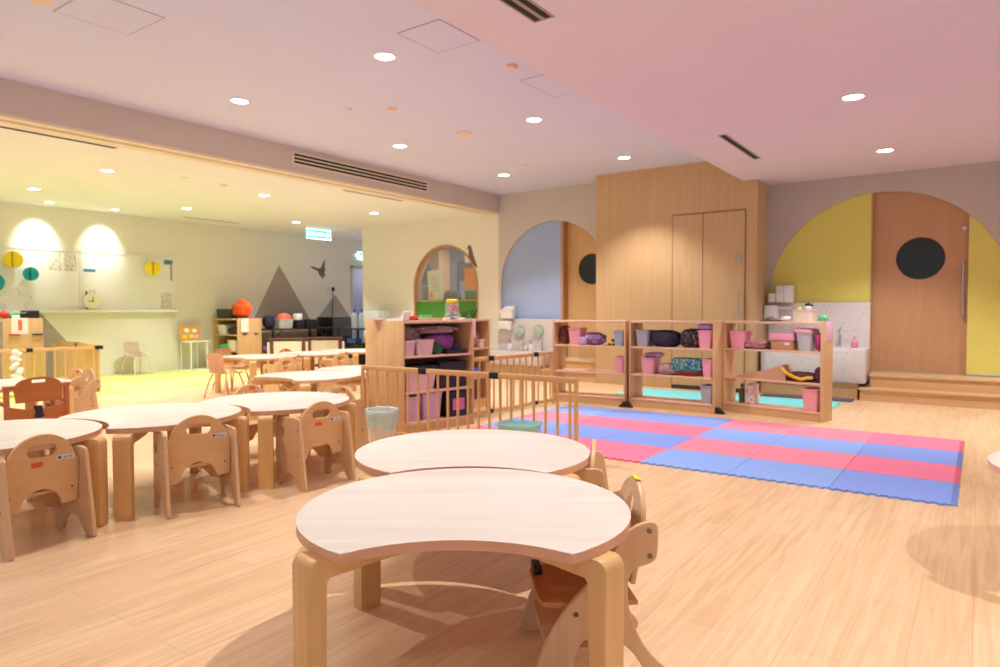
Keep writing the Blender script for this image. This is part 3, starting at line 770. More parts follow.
c4 = make_cube_chair('cube chair behind the far end of left row, side panel beside white bin'); c4.location = (-4.30, 3.70, 0); c4.rotation_euler = (0, 0, R(180))
CH = [((-4.97, 3.42), -90, 'cube chair on the far side of left row, orange sticker peeping over table'),
      ((-7.72, 5.75), 88, 'cube chair at the far row, back to camera, left of its twin'),
      ((-7.74, 6.72), 90, 'cube chair at the far row, back to camera, next to the tall shelf'),
      ((-9.25, 7.0), -90, 'pale cube chair under the far side of the middle far table'),
      ((-1.585, 2.86), 117, 'cube chair seen edge on at the right of second foreground table'),
      ((-7.95, 3.2), 190, 'grey brown cube chair behind the A-frame chair at left')]
for (x, y), rz, lb in CH:
    dup(c4, (x, y, 0), rz, lb)

# ------------------------------------------------------------------ A-frame adjustable chairs (facing local +y)
def smooth2(ps, n=2):
    for _ in range(n):
        q = []
        for a, b in zip(ps, ps[1:]+ps[:1]):
            q += [(a[0]*.75+b[0]*.25, a[1]*.75+b[1]*.25), (a[0]*.25+b[0]*.75, a[1]*.25+b[1]*.75)]
        ps = q
    return ps
def make_aframe(label):
    t = thing('adjustable_chair', label, 'chair', (0, 0, 0), 0, 'adjustable A-frame wooden chairs')
    for sx in (-1, 1):
        # broad curved front leg rising to a rounded wing at the back
        out = [(.21, 0), (.20, .05), (.17, .14), (.12, .23), (.05, .31), (-.01, .365), (-.045, .42), (-.07, .47), (-.11, .505), (-.16, .525), (-.185, .522), (-.197, .505), (-.195, .42), (-.185, .395), (-.15, .383), (-.115, .372), (-.095, .33), (-.10, .25), (-.13, .16), (-.18, .085), (-.235, .04), (-.25, 0), (-.17, 0), (-.15, .05), (-.11, .11), (-.05, .155), (0, .165), (.045, .15), (.07, .11), (.078, .06), (.095, .02), (.115, 0)]
        out = smooth2(out)
        p = panel('side_frame', out, [], .022, M['plyz'], T(sx*.19, 0, 0) @ YZ, t, .005)
        b = MB()
        for (y, z) in ((-.165, .495), (-.168, .415), (.07, .235)):
            b.cyl((sx*.199, y, z), (sx*.205, y, z), .008, n=12)
        b.build('screw', M['screw'], p)
    seat = [(-.165, -.12), (.165, -.12), (.168, .16), (.155, .19), (.12, .2), (-.12, .2), (-.155, .19), (-.168, .16)]
    panel('seat', seat, [], .018, M['brownseat'], T(0, -.02, .25), t, .004)
    out = [(-.14, .30), (.14, .30), (.15, .42)] + arc(0, .47, .15, 0, 180, 20) + [(-.15, .42)]
    hole = [(.03*1.2*math.cos(R(a)), .53+.042*math.sin(R(a))) for a in range(0, 350, 15)]
    lean = T(0, -.13, .30) @ Matrix.Rotation(R(9), 4, 'X') @ T(0, 0, -.30)
    bk = panel('back_panel', out, [hole], .02, M['plyz'], lean @ XZ, t, .005)
    MB().box(-.035, .035, -.0105, .0105, .6205, .6225, mtx=lean).build('yellow_sticker', M['yellowlabel'], bk, smooth=False)
    MB().box(-.178, .178, -.16, -.135, .40, .43, .004).build('cross_rail', M['plyz'], t)
    MB().box(-.178, .178, .02, .16, .10, .118, .004).build('footrest', M['plyz'], t)
    MB().box(.06, .15, .14, .17, .262, .285, .003).build('seat_clip', M['black'], t)
    return t
M['brownseat'] = wood('seat_ply', (198, 132, 76), (212, 148, 90), 'X', 14, 8, .4)
a1 = make_aframe('adjustable A-frame chair tucked under the right side of nearest foreground table')
a1.location = (-1.10, 2.05, 0); a1.rotation_euler = (0, 0, R(130))
dup(a1, (-7.38, 2.98, 0), 180, 'adjustable A-frame chair at left, behind the dark orange wooden chair')

# dark orange wooden toddler chair with strap
bc = thing('toddler_chair', 'dark orange wooden toddler chair with a navy strap, left photo edge', 'chair', (-6.5, 2.31, 0), 88)
for sx in (-1, 1):
    MB().box(sx*.215-.018, sx*.215+.018, -.19, -.15, 0, .59, .005).build('rear_post', M['brownchair'], bc)
    MB().box(sx*.215-.018, sx*.215+.018, .12, .16, 0, .46, .005).build('front_post', M['brownchair'], bc)
    MB().box(sx*.215-.02, sx*.215+.02, -.15, .12, .43, .46, .005).build('arm', M['brownchair'], bc)
MB().box(-.24, .24, -.195, -.15, .565, .595, .006).build('top_rail', M['brownchair'], bc)
out = [(-.165, .455), (.165, .455), (.175, .59)] + arc(0, .59, .165, 0, 180, 18, .07) + [(-.175, .59)]
hole = [(-.05, .612), (.05, .612), (.05, .637), (-.05, .637)]
panel('backrest', out, [hole], .018, M['brownchair'], T(0, -.205, 0) @ XZ, bc, .004)
out = [(-.195, .10), (.195, .10), (.195, .425), (.1, .40), (0, .39), (-.1, .40), (-.195, .425)]
panel('back_skirt', out, [], .018, M['brownchair'], T(0, -.185, 0) @ XZ, bc, .004)
MB().box(-.195, .195, -.15, .15, .25, .268, .004).build('seat', M['brownchair'], bc)
st = MB().box(-.025, .03, -.2, -.155, .29, .42, .006).box(-.03, .035, -.205, -.195, .33, .355).build('strap', M['navy'], bc)
MB().box(-.05, .05, -.203, -.196, .305, .32).build('buckle', M['metal'], st, smooth=False)

# plastic stacking chairs
def make_plastic_chair(name, label, m, hgt=.56):
    t = thing(name, label, 'chair', (0, 0, 0), 0)
    k = hgt/.56
    b = MB()
    prof = [(.17, .29), (.14, .305), (.05, .30), (-.08, .295), (-.13, .31), (-.155, .35), (-.175, .45), (-.195, .545), (-.19, .56)]
    cols = []
    for j, (y, z) in enumerate(prof):
        row = []
        w = .17 if j < 5 else .155
        for q in range(9):
            u = -1+2*q/8
            bend = .02*u*u
            row.append((u*w, y+(bend if j > 4 else 0), (z+(bend*.8 if j < 4 else 0)-(.02*u**4 if j >= 7 else 0))*k))
        cols.append(row)
    top = [[b.bm.verts.new(p) for p in r] for r in cols]
    for A, B in zip(top, top[1:]):
        for q in range(8): b.bm.faces.new((A[q], A[q+1], B[q+1], B[q]))
    bmesh.ops.solidify(b.bm, geom=b.bm.faces[:], thickness=.012)
    b.build('seat_shell', m, t)
    for sx in (-1, 1):
        MB().tube([(sx*.13, .12, .295*k), (sx*.16, .15, .2*k), (sx*.185, .2, .0)], .013).build('leg', m, t)
        MB().tube([(sx*.13, -.1, .295*k), (sx*.165, -.14, .2*k), (sx*.19, -.2, .0)], .013).build('leg', m, t)
        MB().tube([(sx*.15, -.15, .38*k), (sx*.175, -.04, .36*k), (sx*.15, .1, .30*k)], .011).build('arm_brace', m, t)
    return t
p1 = make_plastic_chair('plastic_chair', 'terracotta plastic chair pulled up at the left end of the far table row', M['terracotta'], .62)
p1.location = (-8.46, 5.36, 0); p1.rotation_euler = (0, 0, R(8))
dup(p1, (-9.3, 6.0, 0), -80, 'terracotta plastic chair on the far side of the far table row')
p2 = make_plastic_chair('plastic_chair', 'pale pink plastic chair standing alone on the lime mat by the wall', M['cream_plastic'], .6)
p2.location = (-12.78, 6.3, .012); p2.rotation_euler = (0, 0, R(-82))

# ------------------------------------------------------------------ shelving
def make_shelf(name, label, loc, rz, W, D, H, levels, backed=False, mat_board='shelfpink', endm='shelfend', plinth=.085):
    t = thing(name, label, 'shelf', loc, rz)
    th = .022
    for x0 in (0, W-th):
        MB().box(x0, x0+th, 0, D, 0, H, .004).build('end_panel', M[endm], t)
    MB().box(th, W-th, .004, D-.004, H-.028, H, .003).build('top_board', M[mat_board], t)
    for z in levels:
        MB().box(th, W-th, .006, D-.006, z-.022, z, .003).build('shelf_board', M[mat_board], t)
    for y0 in (.012, D-.034):
        MB().box(th, W-th, y0, y0+.022, 0, levels[0]-.022).build('plinth', M['stepwood'], t)
    if backed:
        MB().box(th, W-th, D-.03, D-.02, levels[0], H-.028).build('back_board', M['shelfin'], t)
    return t
LV = (.105, .41, .745)
s1 = make_shelf('open_shelf', 'low open wooden shelf nearest the left, beside the wash basins', (-4.54, 7.56, 0), 4.5, 1.0, .36, 1.06, LV)
s2 = make_shelf('open_shelf', 'middle one of three low open wooden shelves behind the striped mat', (-3.515, 7.68, 0), -1.0, 1.06, .36, 1.06, LV)
s3 = make_shelf('open_shelf', 'rightmost low open wooden shelf, nearest the yellow arch', (-2.45, 7.95, 0), -12.6, 1.14, .27, 1.06, LV)
for sh, x in ((s1, 1.0), (s2, 1.06)):
    pass
for (x, y, lb) in ((-3.52, 7.62, 'black wedge foot between the left and middle open shelves'), (-2.44, 7.74, 'black wedge foot between the middle and right open shelves')):
    o = MB().prism([(-.09, 0), (.09, 0), (.02, .07), (-.02, .07)], lambda u, v, w: Vector((u, w, v)), -.05, .02, .004).build('shelf_foot', M['black']); o.location = (x, y, 0)
    tag(o, lb, 'shelf foot')
sA = make_shelf('storage_shelf', 'tall double sided shelf with light beech end panel behind the play fence', (-4.505, 4.723, 0), 77.0, .885, .70, 1.095, (.10, .40, .75), True)
sB = make_shelf('storage_shelf', 'narrow shelf behind the tall shelf, near the wash basins', (-4.95, 5.98, 0), 90, .77, .38, 1.085, (.10, .38, .735), True, 'shelfin')
sC = make_shelf('storage_shelf', 'beech shelf against left wall, with the orange bag on top', (-13.12, 8.04, 0), 0, .88, .56, 1.03, (.10, .37, .70), True, 'shelfend')
sD = make_shelf('storage_shelf', 'beech shelf at left photo edge inside the fenced corner', (-12.95, 3.15, 0), 35.4, .42, .50, 1.085, (.10, .42, .75), True, 'shelfend')
sD.rotation_euler = (0, 0, R(-20)); sD.location = (-12.365, 4.07, 0)

def W(sh, x, y, z=0):
    """world location of a point given in a shelf's own axes"""
    a = sh.rotation_euler.z
    return (sh.location.x+x*math.cos(a)-y*math.sin(a), sh.location.y+x*math.sin(a)+y*math.cos(a), sh.location.z+z)
def rzof(sh): return math.degrees(sh.rotation_euler.z)
def put(o, sh, x, y, z, rz=0):
    o.location = W(sh, x, y, z); o.rotation_euler = (0, 0, sh.rotation_euler.z+R(rz)); return o

def basket(sh, x, y, z, m, label, w=.15, d=.24, h=.22, rz=0, cat='basket', name='storage_basket', group='plastic baskets on the open shelves'):
    o = MB().basket(w*.8, d*.85, w, d, h).build(name, M[m]); put(o, sh, x, y, z, rz)
    return tag(o, label, cat, group)
def bag(sh, x, y, z, size, m, label, cat='bag', name='bag', seed=1, amp=.14, sq=1.4, rz=0):
    o = MB().blob((0, 0, size[2]/2), size, seed, amp, 2.4, sq).build(name, M[m], angle=80); put(o, sh, x, y, z, rz)
    # sit it on its lowest point
    zmin = min(v.co.z for v in o.data.vertices)
    for v in o.data.vertices: v.co.z -= zmin
    return tag(o, label, cat)

# --- contents, left open shelf
basket(s1, .29, .16, .745, 'basketpink', 'pink basket on top tier of the left open shelf', .17, .25, .215)
bag(s1, .1, .2, .745, (.13, .2, .24), 'browntoy', 'dark rose hat behind the pink basket of the left open shelf', 'hat', 'hat', 3)
bag(s1, .52, .16, .745, (.32, .22, .16), 'purpat', 'purple patterned pouch on top tier of the left open shelf', seed=5, sq=1.2)
bag(s1, .40, .09, .745, (.13, .1, .11), 'lilac', 'pale lilac cloth in front of the purple patterned pouch', 'cloth', 'cloth', 2)
tr = thing('toy_truck', 'small black and yellow toy on top tier of the left open shelf', 'toy'); put(tr, s1, .79, .12, .745)
MB().box(-.06, .04, -.03, .03, .012, .045, .006).build('toy_body', M['strapy'], tr); MB().box(-.01, .04, -.028, .028, .045, .085, .006).build('toy_cab', M['black'], tr)
MB().cyl((-.035, -.035, .014), (-.035, .035, .014), .014).cyl((.02, -.035, .014), (.02, .035, .014), .014).build('toy_wheel', M['black'], tr)
basket(s1, .895, .14, .745, 'basketblue', 'pale blue basket at the right end of the left open shelf', .13, .24, .19)
basket(s1, .905, .14, .41, 'basketpink', 'pink basket on middle tier of the left open shelf', .12, .24, .2)
tag(put(MB().tube([(0, 0, .01), (.3, .0, .012)], .007).build('rod', M['white']), s1, .12, .08, .41), 'thin white rod lying on middle tier of the left open shelf', 'rod')
# --- middle open shelf
basket(s2, .15, .16, .745, 'basketgrey', 'grey basket at the left of top tier, middle open shelf', .17, .25, .20)
bag(s2, .41, .17, .745, (.36, .26, .2), 'navy', 'navy bag on top tier of the middle open shelf', seed=8, sq=1.6)
bag(s2, .75, .17, .745, (.28, .25, .22), 'darkpat', 'black patterned bag on top tier of the middle open shelf', seed=11, sq=1.8)
basket(s2, .935, .14, .745, 'basketpink', 'pink basket topped with a lilac cloth, middle open shelf', .16, .24, .21)
bag(s2, .93, .14, .956, (.2, .22, .075), 'lilac', 'lilac cloth heaped on a pink basket of the middle open shelf', 'cloth', 'cloth', 4)
basket(s2, .22, .16, .41, 'basketpink', 'pink basket at left of middle tier, middle open shelf', .17, .25, .2)
bag(s2, .25, .19, .612, (.22, .24, .06), 'lilac', 'thin lilac bag bulging from a pink basket of the middle tier', 'bag', 'bag', 6)
bag(s2, .46, .15, .41, (.26, .2, .14), 'taupefab', 'beige cloth pouch beside the pink basket of the middle tier', seed=9)
bag(s2, .66, .19, .41, (.44, .14, .05), 'orangefab', 'flat orange cloth under the teal dotted roll', 'cloth', 'cloth', 10, .1)
o = MB().blob((0, 0, .09), (.40, .18, .17), 12, .08, 2.2, 2.2).build('fabric_roll', M['tealdot'], angle=80); put(o, s2, .71, .13, .442, 0); tag(o, 'teal dotted fabric roll on middle tier of the middle open shelf', 'fabric roll')
zmin = min(v.co.z for v in o.data.vertices)
for v in o.data.vertices: v.co.z -= zmin-.012
basket(s2, .965, .14, .41, 'basketpink', 'pink basket at right of middle tier, middle open shelf', .12, .24, .21)
basket(s2, .96, .13, .105, 'basketgrey', 'grey basket at the bottom right of the middle open shelf', .14, .24, .21)
# --- right open shelf
basket(s3, .16, .135, .745, 'basketpink', 'pink basket on top tier of the right open shelf', .19, .25, .2)
bag(s3, .37, .13, .745, (.27, .2, .11), 'dustyrose', 'dusty rose cloth heap on top tier of the right open shelf', 'cloth', 'cloth', 14, .25)
bag(s3, .515, .14, .745, (.09, .12, .08), 'darkgreen', 'dark green pouch beside the pink lidded cardboard box', 'pouch', 'pouch', 15)
cb = thing('lidded_box', 'cardboard box with pink lid on top tier of the right open shelf', 'box'); put(cb, s3, .685, .135, .745)
MB().box(-.115, .115, -.11, .11, 0, .11, .003).build('box_body', M['cardboard'], cb); MB().box(-.13, .13, -.118, .118, .11, .185, .004).build('box_lid', M['pinklid'], cb)
MB().box(.04, .09, -.1115, -.11, .06, .085).build('box_label', M['labelw'], cb, smooth=False)
ft = thing('frosted_tub', 'frosted tub with pink cover on top tier of the right open shelf', 'tub'); put(ft, s3, .925, .14, .745)
MB().basket(.12, .18, .17, .22, .2).build('tub_body', M['frost'], ft); MB().blob((-.02, 0, .215), (.24, .24, .06), 21, .1, 2, 1.8).build('tub_cover', M['pinklid'], ft)
bag(s3, 1.07, .14, .745, (.085, .2, .2), 'magenta', 'magenta pouch at the right end of top tier, right open shelf', 'pouch', 'pouch', 17)
kb = MB()
kb.bm.free(); kb = MB()
kb.prism([(-.32, .0), (.33, 0), (.33, .09), (.28, .17), (.12, .11)], lambda u, v, w: Vector((u, w, v)), -.11, .09, .002)
o = kb.build('paper_bag', M['craft'], smooth=False); put(o, s3, .40, .15, .41); tag(o, 'folded brown paper bag on middle tier of the right open shelf', 'paper bag')
bag(s3, .87, .15, .41, (.36, .2, .1), 'maroon', 'dark bag with yellow straps on middle tier of the right open shelf', seed=18)
o = MB().tube([(-.16, 0, .15), (-.1, -.02, .09), (0, -.03, .05), (.08, -.05, .03), (.14, -.02, .05), (.19, .0, .05)], .018).build('strap', M['strapy']); put(o, s3, .83, .06, .41); tag(o, 'yellow strap spilling over the dark bag of the right open shelf', 'strap')
bag(s3, 1.07, .14, .41, (.08, .2, .17), 'maroon', 'dark maroon striped pouch at right of middle tier, right open shelf', 'pouch', 'pouch', 19)
def bottle(x, y, z, r, h, m, cap, label, name='bottle', sh=None, cat='bottle', neck=.4, parent=None):
    t = thing(name, label, cat)
    if sh is not None: put(t, sh, x, y, z)
    else: t.location = (x, y, z)
    MB().lathe([(0, 0), (r*.95, 0), (r, .006), (r, h*.62), (r*.9, h*.70), (r*neck, h*.78), (r*neck, h*.84), (0, h*.84)]).build('bottle_body', m, t)
    MB().lathe([(0, h*.84), (r*neck*1.15, h*.84), (r*neck*1.15, h), (0, h)]).build('cap', cap, t)
    return t
bottle(.16, .16, .105, .034, .22, M['bottlegreen'], M['darkgreen'], 'green bottle at the bottom left of the right open shelf', sh=s3)
o = MB().box(-.055, .055, -.035, .035, 0, .22, .012).build('carton', M['whitefl']); put(o, s3, .29, .12, .105); tag(o, 'white carton with red pattern beside the green bottle', 'carton')
o = MB().box(-.05, .05, -.03, .03, 0, .235, .01).build('carton', M['paper']); put(o, s3, .29, .2, .105); tag(o, 'plain white carton behind the red patterned carton', 'carton')
basket(s3, 1.005, .12, .105, 'basketpink', 'pink basket at the bottom right of the right open shelf', .17, .23, .24)
# on top of the right open shelf
tb_ = thing('toy_box', 'cream box with small toys on top of the right open shelf', 'box'); put(tb_, s3, .89, .14, 1.06)
MB().basket(.2, .14, .21, .15, .13).build('box_body', M['cream_plastic'], tb_)
tyy = thing('plush_toy', 'small black and white plush head poking out of the cream toy box', 'toy'); put(tyy, s3, .93, .14, 1.075)
MB().blob((0, 0, .13), (.075, .07, .075), 3, .03, 2, 1, 3).build('plush_head', M['white'], tyy); MB().blob((-.0, .01, .165), (.085, .07, .05), 4, .05, 2, 1, 3).build('plush_cap', M['black'], tyy)
o = MB().blob((0, 0, .12), (.055, .055, .06), 5, .05, 2, 1, 3).build('toy_duck', M['yellowtoy']); put(o, s3, .83, .14, 1.07); tag(o, 'small yellow toy at the left in the cream toy box', 'toy')
o = MB().blob((0, 0, .03), (.1, .09, .08), 7, .25, 3, 1, 3).build('toy_frog', M['greentoy']); put(o, s3, 1.06, .2, 1.06); tag(o, 'pale green toy right of the cream toy box', 'toy')
o = MB().blob((0, 0, .03), (.11, .09, .05), 9, .3, 3, 1, 3).build('crumpled_tissue', M['paper']); put(o, s3, .68, .15, 1.06); tag(o, 'crumpled white tissue left of the cream toy box', 'tissue')
o = MB().box(-.11, .11, -.09, .09, 0, .012, .003).build('black_tray', M['black']); put(o, s3, .5, .2, 1.06); tag(o, 'flat black tray on top of the right open shelf', 'tray')
o = MB().box(0, .004, -.09, .09, -.2, .015, .001).box(-.05, .004, -.09, .09, .004, .012, .001).build('hand_towel', M['palepink'])
put(o, s3, 1.143, .14, 1.058); tag(o, 'pale pink cloth hung over the right side of the right open shelf', 'cloth')

# --- contents of the tall shelf (own axes: x along the front, y into depth)
def tub(sh, x, y, z, w, d, h, m, label, name='storage_tub', cat='tub', k=.85):
    o = MB().basket(w*k, d*k, w, d, h).build(name, M[m]); put(o, sh, x, y, z); return tag(o, label, cat)
tub(sA, .10, .12, .75, .13, .2, .15, 'clearpink', 'frosted pink tub at the left of tall shelf top tier')
tub(sA, .29, .12, .75, .21, .2, .155, 'clearpink', 'wider frosted pink tub on tall shelf top tier, left of the green roll')
o = MB().cyl((0, -.06, .06), (0, .12, .06), .06, n=24).build('fabric_roll', M['darkgreen']); put(o, sA, .46, .12, .75); tag(o, 'dark green roll on tall shelf top tier', 'fabric roll')
bag(sA, .22, .3, .75, (.36, .16, .28), 'greyfab', 'dark mixed cloths stacked behind the pink tubs of the tall shelf', 'cloth', 'cloth', 31, .25)
bag(sA, .63, .3, .75, (.36, .22, .2), 'purple', 'purple bag on tall shelf top tier', seed=33)
bag(sA, .55, .25, .955, (.5, .26, .075), 'greyfab', 'folded grey brown cloth lying on the purple bag', 'cloth', 'cloth', 35, .2)
o = MB().box(-.13, .13, -.09, .09, 0, .045, .004).build('black_tray', M['black']); put(o, sA, .68, .11, .75); tag(o, 'shallow black tray in front of the purple bag', 'tray')
o = MB().blob((0, 0, .04), (.1, .1, .08), 37, .2, 3, 1, 3).build('toy_shark', M['bluetoy']); put(o, sA, .80, .2, .9-.15); tag(o, 'small blue toy beside the purple bag on the tall shelf', 'toy')
tub(sA, .25, .15, .40, .36, .24, .19, 'clearpink', 'pale tub with stickers on the middle tier of the tall shelf')
MBx = tub(sA, .64, .16, .40, .36, .26, .27, 'black', 'black slatted crate on the middle tier of the tall shelf', 'crate', 'crate')
o = MB().box(-.26, .26, -.1, .1, 0, .05, .004).build('black_tray', M['black']); put(o, sA, .30, .16, .595); tag(o, 'wide black tray resting on the pale tub of the tall shelf', 'tray')
tub(sA, .14, .15, .10, .19, .24, .25, 'clearlilac', 'lilac tub at the left of tall shelf bottom tier')
tub(sA, .38, .15, .10, .24, .24, .27, 'clearlilac', 'larger lilac tub in the middle of tall shelf bottom tier')
bk_ = thing('crate', 'black crate with pink label on tall shelf bottom tier', 'crate'); put(bk_, sA, .69, .16, .10)
MB().basket(.26, .24, .29, .27, .26).build('crate_body', M['black'], bk_); MB().box(-.075, .075, -.145, -.139, .07, .19).build('crate_label', M['labelpink'], bk_, smooth=False)
# on top
jr = thing('toy_jar', 'clear bear shaped jar of colourful toys with yellow lid on tall shelf', 'jar'); put(jr, sA, .69, .12, 1.095, 0)
MB().lathe([(0, 0), (.075, 0), (.085, .015), (.082, .06), (.068, .085), (.07, .1), (.078, .13), (.07, .165), (.055, .18), (0, .18)]).build('jar_body', M['jar'], jr)
MB().lathe([(0, .18), (.062, .18), (.064, .205), (.05, .215), (0, .215)]).build('jar_lid', M['yellowtoy'], jr)
rr = random.Random(5)
cs = ['bluetoy', 'greentoy', 'orangetoy', 'redtoy', 'yellowtoy', 'bluetoy', 'orangetoy']
jb = 0
for k in range(26):
    lev = k//5; a = rr.random()*6.28; rad = rr.uniform(.015, .045) if lev not in (3,) else .03
    z = .02+.03*lev
    mm = M[cs[k % 7]] if lev < 3 else M['coral']
    o = MB().blob((rad*math.cos(a), rad*math.sin(a), z), (.036, .036, .036), k, .15, 2, 1, 2).build('toy_piece', mm, jr)
o = MB().prism([(-.16, 0), (.1, .0), (.13, .085), (.115, .09), (.06, .03), (-.16, .012)], lambda u, v, w: Vector((w, u, v)), -.04, .04, .001).build('folded_paper', M['paper'], smooth=False)
put(o, sA, .06, .15, 1.095, 185); tag(o, 'curled white paper standing at the near corner of the tall shelf top', 'paper')
for k, (mm, x, y, lb) in enumerate((('aquabox', .1, .38, 'aqua sheet on the tall shelf top, left of curled paper'), ('pinklid', .06, .46, 'pink sheet at the left edge of the tall shelf top'))):
    o = MB().box(-.1, .1, -.07, .07, 0, .015, .003).build('paper_sheet', M[mm]); put(o, sA, x, y, 1.095, 10*k); tag(o, lb, 'paper')
o = MB().box(-.05, .05, -.03, .03, .012, .045, .012).cyl((-.03, -.033, .012), (-.03, .033, .012), .012).cyl((.03, -.033, .012), (.03, .033, .012), .012).build('toy_car', M['redtoy']); put(o, sA, .23, .16, 1.095, 20); tag(o, 'red toy car on the tall shelf top', 'toy')
o = MB().box(-.06, .06, -.04, .04, 0, .05, .006).build('plastic_box', M['greentoy']); put(o, sA, .48, .3, 1.095); tag(o, 'small green box on the tall shelf top', 'box')
o = MB().box(-.12, .12, -.08, .08, 0, .02, .004).build('flat_tray', M['craft']); put(o, sA, .42, .16, 1.095); tag(o, 'flat beige tray on the tall shelf top, front edge', 'tray')
# narrow shelf behind
o = MB().box(-.1, .08, -.006, .0, -.22, .012, .001).box(-.1, .08, -.006, .06, .004, .012, .001).build('hand_towel', M['palepink']); put(o, sB, .38, -.002, 1.083); tag(o, 'pale pink cloth hung over the front of the narrow shelf', 'cloth')
bag(sB, .6, .16, .735, (.16, .16, .2), 'dustyrose', 'rose coloured pouch on upper tier of the narrow shelf', 'pouch', 'pouch', 41)
tub(sB, .66, .1, .735, .1, .12, .1, 'cream_plastic', 'small cream cup tub on upper tier of the narrow shelf')
bag(sB, .55, .16, .38, (.3, .22, .12), 'bluetoy', 'blue cloth on middle tier of the narrow shelf', 'cloth', 'cloth', 43)
bag(sB, .33, .16, .735, (.2, .2, .18), 'plum', 'plum pouch behind the pink cloth of the narrow shelf', 'pouch', 'pouch', 44)
o = MB().box(-.12, .12, -.08, .08, 0, .02, .003).build('paper_sheet', M['paper']); put(o, sB, .3, .2, 1.085); tag(o, 'white paper stack on top of the narrow shelf', 'paper')
for (x, h, lb) in ((.5, .1, 'dark toy animal on top of the narrow shelf, left one'), (.68, .12, 'dark leafy toy plant on top of the narrow shelf, right one')):
    b = MB()
    for q in range(7):
        a = q*.9; b.tube([(0, 0, 0), (.03*math.cos(a), .03*math.sin(a), h*.5), (.05*math.cos(a), .05*math.sin(a), h)], .008, 6)
    o = b.build('toy_plant', M['leaf']); put(o, sB, x, .2, 1.085); tag(o, lb, 'toy')

# --- contents of left wall shelf with orange bag
o = MB().blob((0, 0, .19), (.42, .36, .3), 51, .16, 2, 1.2).blob((0.03, 0, .31), (.22, .2, .16), 52, .2, 3, 1.1).build('backpack', M['orangefab'], angle=80); put(o, sC, .57, .3, 1.03); tag(o, 'bright orange bag sitting on the wall shelf', 'bag')
tub(sC, .28, .2, 1.03, .5, .3, .2, 'darkgrey', 'dark grey tub on top of the wall shelf, left of orange bag')
o = MB().box(-.16, .16, -.05, .05, 0, .32, .006).build('picture_board', M['taupefab']); put(o, sC, .45, .48, 1.03); tag(o, 'brown framed board leaning behind the dark grey tub', 'board')
o = MB().box(-.09, .09, 0, .006, -.27, .015).box(-.09, .09, -.1, .006, .004, .012).build('notice_sheet', M['paper'], smooth=False); o.location = (-12.23, 8.2, 1.028); o.rotation_euler = (0, 0, R(-90)); tag(o, 'white notice hung on the end of the wall shelf', 'notice')
tub(sC, .2, .2, .70, .3, .3, .2, 'white', 'white tub on the upper tier of the wall shelf')
bag(sC, .53, .2, .70, (.32, .3, .16), 'darkpat', 'dark toys heaped on upper tier of the wall shelf', 'toys', 'toy_heap', 54)
bag(sC, .22, .2, .37, (.36, .3, .14), 'greentoy', 'green cloth on middle tier of the wall shelf', 'cloth', 'cloth', 55)
tub(sC, .56, .2, .37, .3, .3, .22, 'cream_plastic', 'cream tub on middle tier of the wall shelf')
for y, lb in ((8.28, 'left dark clip mark on the end of the wall shelf'), (8.55, 'right dark clip mark on the end of the wall shelf')):
    o = MB().box(0, .012, -.05, .05, -.012, .012, .004).build('clip', M['navy']); o.location = (-12.238, y-.08, .715); tag(o, lb, 'clip')
# --- left edge shelf: end panel faces the camera
def putD(o, x, y, z): return put(o, sD, x, y, z)
bag(sD, .14, .12, 1.085, (.2, .2, .1), 'greentoy', 'green toys heaped on top of the left edge shelf', 'toys', 'toy_heap', 61)
o = MB().blob((0, 0, .06), (.14, .14, .12), 62, .1, 2, 1, 3).build('toy_ball', M['redtoy']); putD(o, .34, .02, 1.085); tag(o, 'red toy at the left photo edge on top of the left edge shelf', 'toy')

ws = thing('wire_star', 'thin wire star ornament on top of the left edge shelf', 'ornament'); put(ws, sD, .3, .16, 1.085)
sp = []
for k in range(41):
    a = 2*PI*k/40; q = .17+.045*math.cos(5*a)
    sp.append((0, q*math.sin(a), .26+q*math.cos(a)))
MB().tube(sp, .005, 8).build('wire_outline', M['metal'], ws); MB().box(-.04, .04, -.05, .05, 0, .05, .006).build('star_base', M['paper'], ws)
o = MB().box(-.12, .14, -.12, .12, 0, .12, .006).build('black_box', M['black']); put(o, sD, .14, .34, 1.085); tag(o, 'black box on top of the left edge shelf, right of wire star', 'box')
# ------------------------------------------------------------------ play fences
def fence_run(label, pts, h=.672, bars=.117, br=.012, bottom=True, cap_end=True):
    x0, y0 = pts[0]
    t = thing('play_fence', label, 'fence', (x0, y0, 0), 0, 'beech play fences')
    for k in range(len(pts)-1):
        a = Vector((pts[k][0]-x0, pts[k][1]-y0, 0)); b = Vector((pts[k+1][0]-x0, pts[k+1][1]-y0, 0))
        d = b-a; L = d.length; ang = math.degrees(math.atan2(d.y, d.x))
        mx = T(a.x, a.y, 0) @ RZ(ang)
        MB().box(.0, L, -.019, .019, h-.045, h, .006, mtx=mx).build('top_rail', M['fencerail'], t)
        MB().box(.0, L, -.017, .017, .03, .07, .005, mtx=mx).build('bottom_rail', M['fencerail'], t)
        n = max(2, int(round(L/bars)))
        for q in range(n):
            x = L*(q+.5)/n
            MB().cyl(mx @ Vector((x, 0, .07)), mx @ Vector((x, 0, h-.045)), br, n=10).build('bar', M['fence'], t)
        if k > 0:
            MB().box(-.045, .045, -.023, .023, h-.05, h+.004, .003, mtx=mx).build('joint', M['black'], t)
            MB().box(-.035, .035, -.021, .021, .026, .074, .003, mtx=mx).build('joint', M['black'], t)
    for p in (pts[0], pts[-1]):
        MB().cyl((p[0]-x0, p[1]-y0, 0), (p[0]-x0, p[1]-y0, h-.002), .018, n=12).build('post', M['fence'], t)
    return t
fence_run('beech play fence crossing in front of the tall shelf', [(-4.81, 4.49), (-4.07, 4.53), (-3.30, 4.56), (-2.53, 4.57)])
